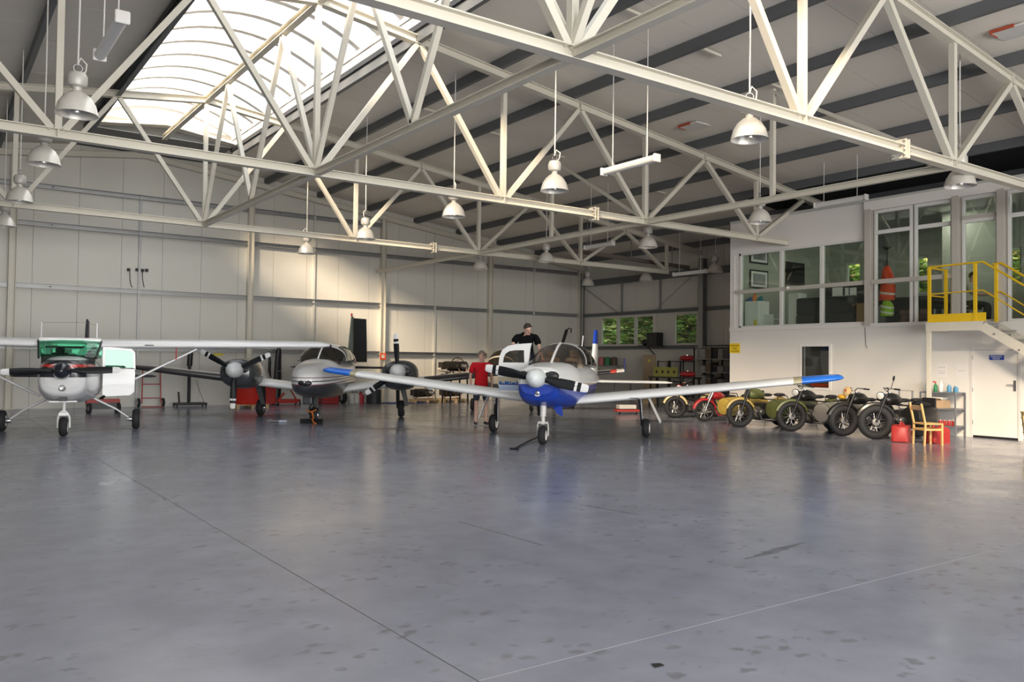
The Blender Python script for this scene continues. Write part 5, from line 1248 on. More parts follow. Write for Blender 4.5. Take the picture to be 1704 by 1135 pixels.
MB().ball((-.1, -.12, .90), .09, 10, (1, 1.2, .7)).build('indicator', mat('amber', (.65, .33, .02), .4), b5, 60)
b6 = motorcycle('black motorcycle with round mirror and black sidecar', (17.20, 10.30), 172, -38, .385, blk2, blk2, mirror=True, fat=.09); sidecar(b6, 1, blk2, .33, .46, -.55, .5)

# ------------------------------------------------------------------ right-hand corner: chair, jerry can, shelf and what stands on it
wood = mat('beech', (.74, .44, .17), .45, noise=.12, nscale=12)
ch = thing('wooden_chair', 'plain light wooden chair with slatted back beside the red can', 'chair', (16.98, 9.02, 0), math.radians(62))
for sx in (-.19, .19):
    MB().beam((sx, -.19, 0), (sx, -.19, .44), .035, .035, up=(1, 0, 0)).build('leg', wood, ch)
    MB().loft([[V(sx + dx, y + dy, z) for dx, dy in ((-.017, -.017), (.017, -.017), (.017, .017), (-.017, .017))] for y, z in ((.20, 0), (.18, .44), (.27, .86))]).build('leg', wood, ch)
MB().box((-.21, -.21, .43), (.21, .20, .46)).build('seat', wood, ch, bevel=.008)
for z0, z1, yy in ((.72, .82, .245),): MB().box((-.19, yy - .012, z0), (.19, yy + .012, z1)).build('back_slat', mat('slat_brown', (.33, .22, .13), .6), ch, bevel=.01)
for a, b in (((-.19, -.19, .33), (.19, -.19, .33)), ((-.19, .19, .33), (.19, .19, .33)), ((-.19, -.19, .33), (-.19, .19, .33)), ((.19, -.19, .33), (.19, .19, .33))): MB().beam(a, b, .025, .04).build('apron', wood, ch)
canm = mat('can_red', (.42, .03, .028), .45)
def jerry(lab, loc, rz, s=1.0):
    t = thing('jerry_can', lab, 'fuel can', (*loc, 0), math.radians(rz))
    MB().loft([[V(x * s, y * s, z * s) for x, y in ((-hw, -.12), (-hw + .03, -.16), (hw - .03, -.16), (hw, -.12), (hw, .12), (hw - .03, .16), (-hw + .03, .16), (-hw, .12))] for z, hw in ((0, .22), (.02, .25), (.28, .25), (.33, .22), (.36, .14))]).build('body', canm, t, 35)
    MB().tube([(-.12 * s, 0, .34 * s), (-.1 * s, 0, .42 * s), (.05 * s, 0, .42 * s), (.08 * s, 0, .35 * s)], .018, 8).build('handle', canm, t, 50)
    MB().lathe([(.04, 0), (.04, .05), (.03, .06)], 12, Matrix.Translation((.17 * s, 0, .33 * s))).build('cap', canm, t, 40)
    for z in (.08, .15, .22): MB().box((-.2 * s, -.166 * s, z * s), (.2 * s, -.158 * s, (z + .02) * s)).build('rib', canm, t)
jerry('red plastic fuel can in front of the black motorcycle', (17.22, 9.72), 20)
jerry('red plastic fuel can half hidden behind the wooden chair', (17.62, 9.16), -10, .95)
# grey shelf
gsm = mat('shelf_grey', (.20, .21, .235), .45, .3)
YA, YB, XA, XB = 10.5, 9.68, 19.42, 19.9
sh = thing('metal_shelf', 'grey metal shelf unit with three tiers beside the office door', 'shelf', ((XA + XB) / 2, (YA + YB) / 2, 0))
for xx in (XA, XB - .03):
    for yy in (YA, YB): MB().box((xx, yy - .015, 0), (xx + .03, yy + .015, 1.02)).build('upright', gsm, sh, world=True)
for z in (.22, .62, 1.0): MB().box((XA + .002, YB, z), (XB, YA, z + .03)).build('shelf_board', gsm, sh, world=True)
def bottle(lab, x, y, z, r, h, m, capm, name='bottle'):
    t = thing(name, lab, 'bottle', (x, y, z))
    MB().lathe([(r * .9, 0), (r, .01), (r, h * .65), (r * .45, h * .8), (r * .4, h * .88)], 14, Matrix.Translation((x, y, z))).build('body', m, t, 40, world=True)
    MB().lathe([(r * .45, h * .88), (r * .45, h), (r * .2, h + .005)], 10, Matrix.Translation((x, y, z))).build('cap', capm, t, 40, world=True)
    return t
clr = mat('bottle_clear', (.62, .64, .63), .25); grn = mat('bottle_green', (.02, .22, .08), .3); blu = mat('bottle_blue', (.12, .32, .52), .25); redc = mat('cap_red', (.55, .05, .05), .4)
zz = 1.03
bottle('clear bottle at the end of the top shelf by the post', 19.6, 10.42, zz, .045, .24, clr, redc)
t = bottle('green spray bottle with red trigger on the top shelf', 19.6, 10.22, zz, .04, .22, grn, redc, 'spray_bottle')
MB().beam((19.6, 10.22, zz + .23), (19.52, 10.24, zz + .24), .025, .03).build('trigger', redc, t, world=True)
bottle('tall white bottle next to the green spray bottle', 19.62, 10.10, zz, .055, .27, mat('bottle_white', (.78, .77, .75), .4), alu)
for i, yy in enumerate((9.88, 9.78, 9.72)): bottle(['blue bottle in the middle of the top shelf', 'pale blue bottle beside the first blue one', 'blue bottle at the door end of the top shelf'][i], 19.56 + .09 * (i % 2), yy, zz, .05, .2 - .02 * i, blu if i != 1 else mat('bottle_pale', (.32, .48, .56), .25), alu)
t = thing('cardboard_box', 'tan cardboard box on the middle tier of the grey shelf', 'box', (19.65, 10.2, .65))
MB().box((19.46, 10.0, .65), (19.85, 10.46, .84)).build('body', mat('box_tan', (.52, .36, .22), .7), t, world=True)
MB().beam((19.46, 10.23, .84), (19.38, 10.23, .88), .46, .006).build('flap', mat('box_tan', (.52, .36, .22), .7), t, world=True)
t = thing('magazine_pile', 'pile of papers on the tan cardboard box', 'papers', (19.65, 10.2, .85))
for k in range(4): MB().cbox((19.64 + .01 * k, 10.2 - .015 * k, .852 + .02 * k), (.28, .3, .018), None).build('sheet_stack', mat(['paper', 'paper_b', 'paper_c', 'paper_d'][k], [(.82, .80, .78), (.7, .68, .62), (.75, .74, .72), (.25, .24, .24)][k], .7), t, world=True)
for k in range(4):
    t = thing('oil_can', 'small red can on the bottom shelf tier, %s from the landing post' % ['first', 'second', 'third', 'fourth'][k], 'can', (19.55, 10.08 - .1 * k, .25), 0, 'red cans on the bottom tier')
    MB().lathe([(.04, 0), (.042, .005), (.042, .11), (.04, .12)], 14).build('body', canm, t, 40); MB().lathe([(.036, .12), (.036, .13)], 14).build('lid', alu, t)
t = thing('pipe_frame', 'grey tubular frame standing against the wall behind the motorcycle', 'frame', (19.3, 10.75, 0))
MB().tube([(19.3, 10.95, 0), (19.3, 10.95, 1.04), (19.3, 10.62, 1.04), (19.3, 10.62, 0)], .02, 6).build('hoop', gsm, t, world=True); MB().tube([(19.3, 10.95, .6), (19.3, 10.62, .6)], .016, 6).build('crossbar', gsm, t, world=True)
t = thing('wicker_basket', 'tall wicker basket at the edge beside the door', 'basket', (18.4, 7.60, 0))
wk = mat('wicker', (.45, .36, .16), .7, noise=.3, nscale=30)
MB().lathe([(.14, 0), (.17, .2), (.20, .5), (.22, .72), (.20, .72), (.18, .5), (.14, .06)], 20, Matrix.Translation((18.4, 7.60, 0)), True, False).build('body', wk, t, 50, world=True)
for z, r in ((.15, .168), (.3, .185), (.45, .2), (.6, .214), (.72, .222)): MB().torus(r, .012, Matrix.Translation((18.4, 7.60, z)), 22, 6).build('band', wk, t, 60, world=True)
MB().ball((18.4, 7.60, .62), .17, 12, (1, 1, .5)).build('contents', mat('basket_green', (.25, .33, .12), .8), t, 60, world=True)
MB().tube([(18.22, 7.66, .70), (18.2, 7.71, .62), (18.22, 7.70, .5)], .014, 6).build('handle', wk, t, world=True)

# ------------------------------------------------------------------ along the gable wall
redm = mat('tool_red', (.42, .025, .02), .45)
def P(px, py, Y): return atY(px, py, Y)
YB_ = 28.9
t = thing('hand_truck', 'red tubular hand truck against the gable wall', 'hand truck', (6.3, YB_, 0))
x0, x1 = P(236, 670, YB_).x, P(268, 670, YB_).x
for xx, xt in ((x0, x0 + .06), (x1, x1 - .0)): MB().tube([(xx, YB_, .12), (xt, YB_ + .25, 1.35)], .018, 6).build('side_tube', redm, t, world=True)
for z in (.3, .75, 1.3): MB().tube([(x0, YB_ + .2 * z / 1.35, z), (x1, YB_ + .2 * z / 1.35, z)], .014, 6).build('crossbar', redm, t, world=True)
MB().box((x0 - .02, YB_ - .25, .02), (x1 + .02, YB_, .04)).build('toe_plate', redm, t, world=True)
for xx in (x0 - .08, x1 + .08): 
    wheel(t, V(xx, YB_ + .08, .15) - t.location, .15, .08)
t = thing('engine_hoist', 'black wheeled jack stand against the gable wall', 'stand', (7.4, 28.7, 0))
hx = P(314, 670, 28.7).x
MB().box((hx - .45, 28.5, .06), (hx + .55, 28.62, .14)).box((hx - .45, 28.8, .06), (hx + .55, 28.92, .14)).build('base', black, t, world=True)
MB().tube([(hx, 28.7, .1), (hx, 28.7, 1.75)], .055, 10).build('mast', black, t, world=True); MB().tube([(hx, 28.7, 1.35), (hx + .02, 28.7, 1.82)], .09, 8).build('head', black, t, 50, world=True)
MB().tube([(hx - .3, 28.7, .14), (hx - .33, 28.7, .5)], .03, 8).build('pump', black, t, world=True); MB().tube([(hx + .5, 28.7, .12), (hx + .2, 28.7, .9)], .008, 5).build('hose', black, t, world=True)
for dx in (-.42, .5):
    for dy in (-.2, .2): wheel(t, V(hx + dx, 28.7 + dy, .06) - t.location, .06, .04)
# red tub on a pallet
def pallet(lab, x, y, w=1.2, d=.8, rz=0):
    t = thing('wooden_pallet', lab, 'pallet', (x, y, 0), rz); pw = mat('pallet_wood', (.50, .36, .20), .7, noise=.15)
    for k in range(5): MB().box((-w / 2, -d / 2 + k * d / 4.6, .11), (w / 2, -d / 2 + k * d / 4.6 + .1, .135)).build('deck_board', pw, t)
    for k in range(3):
        MB().box((-w / 2 + k * (w - .1) / 2, -d / 2, 0), (-w / 2 + k * (w - .1) / 2 + .1, d / 2, .02)).build('bottom_board', pw, t)
        for q in range(3): MB().box((-w / 2 + k * (w - .1) / 2, -d / 2 + q * (d - .12) / 2, .02), (-w / 2 + k * (w - .1) / 2 + .1, -d / 2 + q * (d - .12) / 2 + .12, .11)).build('block', pw, t)
    return t
pallet('wooden pallet under the big red tub', 8.85, 27.3, 1.05, .8)
t = thing('plastic_tub', 'big red plastic tub standing on a wooden pallet', 'tub', (8.85, 27.3, .135))
MB().lathe([(.44, 0), (.47, .05), (.50, .5), (.52, .62), (.48, .62), (.45, .1)], 24, None, True, False).build('body', mat('tub_red', (.60, .025, .012), .4), t, 50); MB().torus(.51, .02, Matrix.Translation((0, 0, .61)), 24, 6).build('rim', mat('tub_red', (.60, .025, .012), .4), t, 60)
t = thing('trolley_jack', 'red trolley jack with long handle between the twin engine and nose', 'jack', (10.7, 28.7, 0))
jx = P(478, 670, 28.7).x
MB().box((jx - .5, 28.6, .06), (jx + .45, 28.66, .2)).box((jx - .5, 28.84, .06), (jx + .45, 28.9, .2)).build('side_frame', redm, t, world=True)
MB().tube([(jx + .35, 28.75, .18), (jx - .0, 28.75, .75)], .025, 8).build('handle', redm, t, world=True); MB().tube([(jx - .35, 28.75, .12), (jx - .1, 28.75, .42)], .04, 8).build('lift_arm', redm, t, world=True)
for dx in (-.42, .4):
    for yy in (28.56, 28.94): wheel(t, V(jx + dx, yy, .08) - t.location, .08, .05)
t = thing('trolley_jack', 'low red trolley jack behind the high-wing plane', 'jack', (4.2, 26.5, 0))
jx = P(172, 668, 26.5).x
MB().box((jx - .45, 26.35, .28), (jx + .42, 26.41, .40)).box((jx - .45, 26.59, .28), (jx + .42, 26.65, .40)).build('side_frame', redm, t, world=True)
MB().tube([(jx - .1, 26.5, .36), (jx + .2, 26.5, .75)], .05, 8).build('lift_arm', black, t, world=True)
for dx in (-.38, .38):
    for yy in (26.31, 26.69): wheel(t, V(jx + dx, yy, .15) - t.location, .15, .08)
MB().box((jx - .4, 26.33, .12), (jx + .4, 26.67, .30)).build('chassis', black, t, world=True)
t = thing('tool_cabinet', 'red tool cabinet beside the trolley jack', 'cabinet', (9.95, 28.8, 0))
MB().box((9.75, 28.6, .05), (10.2, 29.1, .75)).build('body', mat('tub_red', (.60, .025, .012), .4), t, world=True, bevel=.01)
for k in range(3): MB().box((9.78, 28.585, .1 + .21 * k), (10.17, 28.6, .29 + .21 * k)).build('drawer', redm, t, world=True)
for xx in (9.8, 10.15): MB().box((xx - .02, 28.65, 0), (xx + .02, 28.7, .06)).build('foot', black, t, world=True)
t = thing('covered_propeller', 'black wrapped propeller blade leaning upright by the gable wall', 'propeller', (10.35, 28.9, 0))
cx_ = P(463, 620, 28.9).x
MB().loft([[V(cx_ + hw * math.cos(q * PI / 6) + sh, 28.95 + .07 * math.sin(q * PI / 6), z) for q in range(12)] for z, hw, sh in ((0, .07, 0), (.3, .13, 0), (.9, .14, 0), (1.5, .12, 0), (1.9, .10, .02), (2.05, .05, .03))]).build('cover', black, t, 50, world=True)
MB().tube([(cx_ - .06, 28.86, 1.2), (cx_ + .1, 28.86, 1.2)], .014, 6).build('strap', girtm, t, world=True)
t = thing('hanging_strap', 'black strap hanging on the wall behind the twin engine', 'strap', (9.95, 29.2, 1.0))
sx_ = P(448, 612, 29.3).x
MB().tube([(sx_, 29.3, 1.9), (sx_ + .01, 29.28, 1.5), (sx_ + .0, 29.28, 1.2), (sx_ + .06, 29.28, .95)], [.025, .05, .05, .02], 8).build('webbing', black, t, 50, world=True)
MB().tube([(sx_, 29.44, 1.9), (sx_, 29.28, 1.9)], .015, 6).build('hook', steel, t, world=True)
# small stores under the twin's tail
t = thing('red_crate', 'dark red crate on the floor behind the twin', 'crate', (12.75, 28.7, 0)); cxx = P(547, 665, 28.7).x
MB().box((cxx - .32, 28.5, 0), (cxx + .32, 28.95, .42)).build('body', mat('crate_red', (.25, .02, .03), .5), t, world=True, bevel=.02)
for k in range(3): MB().box((cxx - .3, 28.49, .06 + .12 * k), (cxx + .3, 28.5, .12 + .12 * k)).build('slat', redm, t, world=True)
for k in range(2):
    xx = P(560 + 11 * k, 667, 28.8).x
    t = thing('spare_tyre', ['spare tyre standing next to the dark red crate', 'second spare tyre along from the dark red crate'][k], 'tyre', (xx, 28.8, 0)); wheel(t, (0, 0, .24), .24, .16)
for k, (px, c) in enumerate(((586, (.6, .58, .55)), (593, (.66, .65, .62)), (600, (.50, .04, .05)))):
    xx = P(px, 667, 28.8).x
    t = thing('canister', ['white canister nearest the spare tyres', 'white canister between the other two canisters', 'red canister at the end of the canister row'][k], 'canister', (xx, 28.8, 0))
    MB().lathe([(.12, 0), (.13, .02), (.13, .30), (.06, .36), (.05, .40)], 14).build('body', mat('canister_%d' % k, c, .5), t, 40); MB().lathe([(.04, .40), (.04, .44)], 10).build('cap', black, t)
t = thing('oil_drum', 'dark drum on the floor under the twin wing', 'drum', (P(622, 667, 28.6).x, 28.6, 0))
MB().lathe([(.26, 0), (.28, .02), (.28, .2), (.29, .21), (.28, .22), (.28, .5), (.27, .52)], 20).build('body', mat('drum_dark', (.03, .035, .04), .5), t, 40); MB().lathe([(.27, .52), (.25, .53)], 20).build('lid', black, t)
t = thing('floor_mat', 'blue mat on the floor in front of the engines', 'mat', (15.2, 28.2, 0)); MB().box((14.3, 27.9, 0.0), (16.0, 28.6, .015)).box((14.3, 27.9, .015), (14.35, 28.6, .02)).build('sheet', mat('mat_blue', (.015, .05, .26), .7), t, world=True)
# engines
edark = mat('engine_dark', (.05, .045, .04), .5, .5, noise=.4, nscale=20)
def engine(lab, x, y, z, rz=0.0, s=1.0):
    t = thing('aircraft_engine', lab, 'engine', (x, y, z), rz)
    MB().loft([[V(xx * s, .17 * s * math.cos(q * PI / 6), .25 * s + .16 * s * math.sin(q * PI / 6)) for q in range(12)] for xx in (-.42, -.3, .3, .4)]).build('crankcase', edark, t, 50)
    for sy in (-1, 1):
        for k in (-1, 1):
            c = MB()
            for q in range(5): c.lathe([(.085 * s, 0), (.085 * s, .012)], 12, Matrix.Translation((.17 * k * s, sy * (.17 + .035 * q) * s, .25 * s)) @ Matrix.Rotation(-sy * PI / 2, 4, 'X'))
            c.lathe([(.06 * s, 0), (.06 * s, .2 * s), (.075 * s, .22 * s), (.06 * s, .26 * s)], 12, Matrix.Translation((.17 * k * s, sy * .15 * s, .25 * s)) @ Matrix.Rotation(-sy * PI / 2, 4, 'X')).build('cylinder', steel if k > 0 else edark, t, 40)
            MB().tube([(.17 * k * s, sy * .38 * s, .2 * s), (.1 * k * s, sy * .40 * s, .05 * s), (-.2 * s, sy * .2 * s, .02 * s)], .022 * s, 6).build('pipe', mat('rust_pipe', (.36, .24, .17), .6, .3), t, 50)
    MB().lathe([(.1 * s, 0), (.1 * s, .06), (.04 * s, .1)], 14, rotM('Y', 90, (.4 * s, 0, .25 * s))).build('flange', steel, t, 40)
    MB().box((-.62 * s, -.1 * s, .15 * s), (-.42 * s, .1 * s, .38 * s)).build('accessory_case', edark, t, bevel=.02)
    return t
for k, px in enumerate((705, 752)):
    xx = P(px, 660, 28.3).x
    pallet(['pallet under the engine nearer the blue mat', 'pallet under the engine behind the red-shirted man'][k], xx, 28.35, 1.2, .8)
    engine(['aircraft engine on a pallet nearer the blue mat', 'aircraft engine on a pallet behind the red-shirted man'][k], xx, 28.35, .135, .3)
xx = P(758, 612, 27.5)
t = thing('engine_stand', 'tall dark stand carrying the stripped engine', 'stand', (xx.x, 27.5, 0))
for dx in (-.4, .4):
    for dy in (-.3, .3): MB().beam((xx.x + dx, 27.5 + dy, 0), (xx.x + dx * .9, 27.5 + dy * .9, 1.08), .05, .05, up=(1, 0, 0)).build('leg', black, t, world=True)
MB().box((xx.x - .45, 27.15, 1.08), (xx.x + .45, 27.85, 1.13)).build('top', black, t, world=True)
e = engine('stripped engine with tube mount and white cone on its tall stand', xx.x, 27.5, 1.13, .1, 1.2)
MB().torus(.34, .02, rotM('X', 80, (.05, -.1, .30)), 24, 6).build('mount_ring', edark, e, 60)
for k in range(6):
    a = k * PI / 3; MB().tube([(.05 + .34 * math.cos(a), -.1, .30 + .34 * math.sin(a)), (.05 + .2 * math.cos(a + .4), .25, .28 + .2 * math.sin(a + .4))], .014, 6).build('mount_tube', mat('rust_pipe', (.36, .24, .17), .6, .3), e)
MB().lathe([(.13, 0), (.10, .25), (.03, .45)], 14, rotM('Y', -90, (-.42, 0, .18))).build('cone', mat('cone_white', (.66, .60, .52), .5), e, 50)

a, b = atY(934, 578, 23.5), atY(943, 549, 23.5)
t = thing('workshop_crane', 'black crane arm with hook rising behind the blue plane cabin', 'crane', (a.x - .3, 23.5, 0))
MB().beam((a.x - .3, 23.5, 0), (a.x - .3, 23.5, 1.6), .10, .10, up=(1, 0, 0)).build('mast', black, t, world=True)
MB().beam((a.x - .32, 23.5, 1.55), a, .09, .09, up=(0, 1, 0)).beam(a, b, .08, .09, up=(0, 1, 0)).build('arm', black, t, world=True)
MB().tube([b, b + V(.10, 0, .06), b + V(.22, 0, .04), b + V(.20, 0, -.10)], .028, 8).build('hook', mat('hook_brown', (.07, .055, .045), .6), t, 50, world=True)
for sx in (-.45, .45): MB().beam((a.x - .3, 23.5, .05), (a.x - .3 + sx, 22.9, .05), .08, .08).build('foot', black, t, world=True)
# ------------------------------------------------------------------ store corner by the side wall
t = thing('storage_rack', 'dark open rack full of boxes beside the office corner', 'rack', (24.3, 20.9, 0))
for xx in (24.0, 24.6):
    for yy in (20.05, 20.9, 21.75): MB().box((xx - .02, yy - .02, 0), (xx + .02, yy + .02, 2.3)).build('upright', black, t, world=True)
for z in (.3, .8, 1.3, 1.8, 2.25): MB().box((23.98, 20.03, z), (24.62, 21.77, z + .03)).build('shelf_board', girtm, t, world=True)
bc = [mat('store_box_%d' % k, c, .7) for k, c in enumerate(((.10, .10, .11), (.30, .28, .25), (.05, .05, .06), (.22, .16, .10), (.38, .38, .36)))]
rnd = random.Random(5)
for zi, z in enumerate((.33, .83, 1.33, 1.83)):
    y = 20.09
    for k in range(5):
        w = rnd.uniform(.22, .30)
        nm = ['black', 'beige', 'dark', 'brown', 'pale grey'][k]
        t = thing('storage_box', '%s box on the %s tier of the dark rack' % (nm, ['lowest', 'second', 'third', 'top'][zi]), 'box', (24.3, y + w / 2, z))
        h = rnd.uniform(.2, .38)
        MB().box((-.24, -w / 2, 0), (.24, w / 2, h)).build('body', bc[k], t, bevel=.01); MB().box((-.25, -w / 2 - .005, h), (.25, w / 2 + .005, h + .025)).build('lid', bc[(k + 1) % 5], t)
        y += w + .03
t = thing('storage_rack', 'black frame rack under the small single window', 'rack', (24.3, 23.0, 0))
for xx in (24.0, 24.6):
    for yy in (22.3, 23.0, 23.65): MB().box((xx - .02, yy - .02, 0), (xx + .02, yy + .02, 1.75)).build('upright', black, t, world=True)
for z in (.35, .9, 1.7): MB().box((23.98, 22.28, z), (24.62, 23.67, z + .03)).build('shelf_board', black, t, world=True)
def redtank(lab, x, y, z, s=1.0):
    t = thing('fuel_tank', lab, 'fuel tank', (x, y, z))
    MB().loft([[V(.13 * s * hw * math.cos(q * PI / 7), xx * s, .12 * s + .11 * s * h * math.sin(q * PI / 7)) for q in range(14)] for xx, hw, h in ((-.36, .3, .4), (-.28, .8, .85), (-.1, 1, 1), (.12, .95, 1), (.3, .6, .8), (.37, .2, .4))]).build('shell', mat('tank_red', (.50, .025, .03), .35), t, 60)
    MB().lathe([(.035, .22 * s), (.035, .25 * s)], 12).build('cap', chrome, t)
p = atX(1142, 588, 24.2); redtank('red motorcycle tank on top of the black rack', 24.25, p.y, 1.73)
t = thing('aircraft_rib', 'yellow-green wing rib with round holes lying in the store corner', 'rib', (20.9, 21.0, 1.0))
a, b = atX(1088, 619, 22.5), atX(1127, 619, 22.5)
rib = MB(); n = 5; ya, yb = b.y, a.y; z0, z1 = atX(1110, 626, 22.5).z, atX(1110, 612, 22.5).z
ribm = mat('rib_green', (.36, .34, .07), .5)
MB().box((22.5, ya, z0), (22.53, yb, z1)).build('web', ribm, t, world=True); MB().box((22.46, ya, z1), (22.56, yb, z1 + .02)).box((22.46, ya, z0 - .02), (22.56, yb, z0)).build('flange', ribm, t, world=True)
for k in range(4): MB().lathe([(.055, 0), (.055, .006)], 16, rotM('Y', -90, (22.499, ya + (yb - ya) * (k + .5) / 4, (z0 + z1) / 2))).build('lightening_hole', black, t, world=True)
t2 = thing('trestle', 'dark trestle carrying the yellow-green wing rib', 'trestle', (22.5, (ya + yb) / 2, 0))
MB().box((22.3, ya - 1.0, z0 - .07), (22.7, yb + .1, z0 - .02)).build('beam', black, t2, world=True)
redtank('red motorcycle tank lying on the trestle beside the rib', 22.5, ya - .5, z0 - .02, .95)
for yy in (ya - .9, yb):
    for dx in (-.15, .15): MB().beam((22.5 + dx * 1.5, yy, 0), (22.5 + dx, yy, z0 - .07), .05, .05, up=(0, 1, 0)).build('leg', black, t2, world=True)
t = thing('plywood_panel', 'tan plywood panel leaning in the store corner', 'panel', (23.9, 25, 0)); p, q = atX(1070, 590, 24.0), atX(1091, 590, 24.0)
MB().box((24.0, q.y, 0), (24.04, p.y, p.z)).build('board', mat('ply', (.40, .31, .20), .7), t, world=True); MB().box((23.99, q.y + .3, p.z - .3), (24.0, p.y - .3, p.z - .2)).build('label', mat('label_yellow', (.75, .62, .06), .5), t, world=True)
t = thing('loudspeaker', 'black box standing on the sill of the three-pane window', 'box', (24.7, 24.5, 2.37)); p, q = atX(1082, 554, 24.6), atX(1098, 582, 24.6)
MB().box((24.4, q.y, 2.37), (24.78, p.y, p.z)).build('cabinet', black, t, world=True); MB().lathe([(.13, 0), (.12, .01), (.03, .02)], 16, rotM('Y', -90, (24.4, (p.y + q.y) / 2, 2.62))).build('cone', mat('cone_dark', (.03, .03, .03), .5), t, world=True)
MB().ball((24.6, p.y + .25, 2.5), .17, 10, (1, 1.2, .9)).build('cushion', black, t, 60, world=True)
t = thing('wall_bracket', 'steel shelf bracket under the black box at the window', 'bracket', (24.6, 24.4, 2.2)); MB().box((24.4, q.y - .1, 2.33), (24.88, p.y + .5, 2.37)).build('plate', black, t, world=True)
MB().beam((24.86, p.y, 2.0), (24.45, p.y, 2.33), .03, .03, up=(0, 1, 0)).build('stay', black, t, world=True)
# bench with coloured odds and ends behind the cabin of the blue plane
t = thing('workbench', 'grey workbench under the three-pane window', 'bench', (24.2, 27, 0)); MB().box((23.7, 25.9, .85), (24.75, 28.6, .9)).build('top', girtm, t, world=True)
for xx in (23.75, 24.7):
    for yy in (25.95, 28.55): MB().box((xx - .03, yy - .03, 0), (xx + .03, yy + .03, .85)).build('leg', girtm, t, world=True)
t = thing('wall_shelf', 'narrow shelf with coloured tins below the three-pane window', 'shelf', (24.7, 27.2, 1.5))
MB().box((24.5, 26.4, 1.5), (24.88, 28.3, 1.53)).build('board', girtm, t, world=True)
for yy in (26.6, 28.1): MB().beam((24.87, yy, 1.3), (24.55, yy, 1.5), .03, .03, up=(0, 1, 0)).build('bracket', girtm, t, world=True)
for k, (px, c, nm) in enumerate(((1001, (.50, .14, .15), 'pink'), (1011, (.03, .20, .08), 'green'), (1022, (.10, .06, .04), 'brown'))):
    p = atX(px, 600, 24.65)
    t = thing('storage_tin', nm + ' tin on the narrow shelf under the window', 'tin', (24.65, p.y, 1.53)); MB().lathe([(.13, 0), (.14, .01), (.14, .32), (.13, .34)], 16).build('body', mat('tin_%d' % k, c, .5), t, 40); MB().lathe([(.13, .34), (.05, .37)], 14).build('lid', mat('tin_%d' % k, c, .5), t)
# red and white float behind the main wheel
t = thing('floor_trolley', 'low red trolley with white top behind the blue plane wheel', 'trolley', (18.6, 19.6, 0)); p, q = atZ(1024, 683, .12), atZ(1064, 683, .12)
Mt = Matrix.Translation(p.lerp(q, .5)); d = (q - p).normalized(); L_ = (q - p).length
MB().beam(p, q, .35, .06).build('frame', redm, t, world=True)
MB().beam(p.lerp(q, .1) + V(0, 0, .12), p.lerp(q, .8) + V(0, 0, .12), .3, .12).build('load', mat('load_white', (.6, .57, .52), .6), t, world=True)
for tt in (.15, .85):
    w = p.lerp(q, tt); wheel(t, V(w.x, w.y, .06) - t.location, .06, .05)

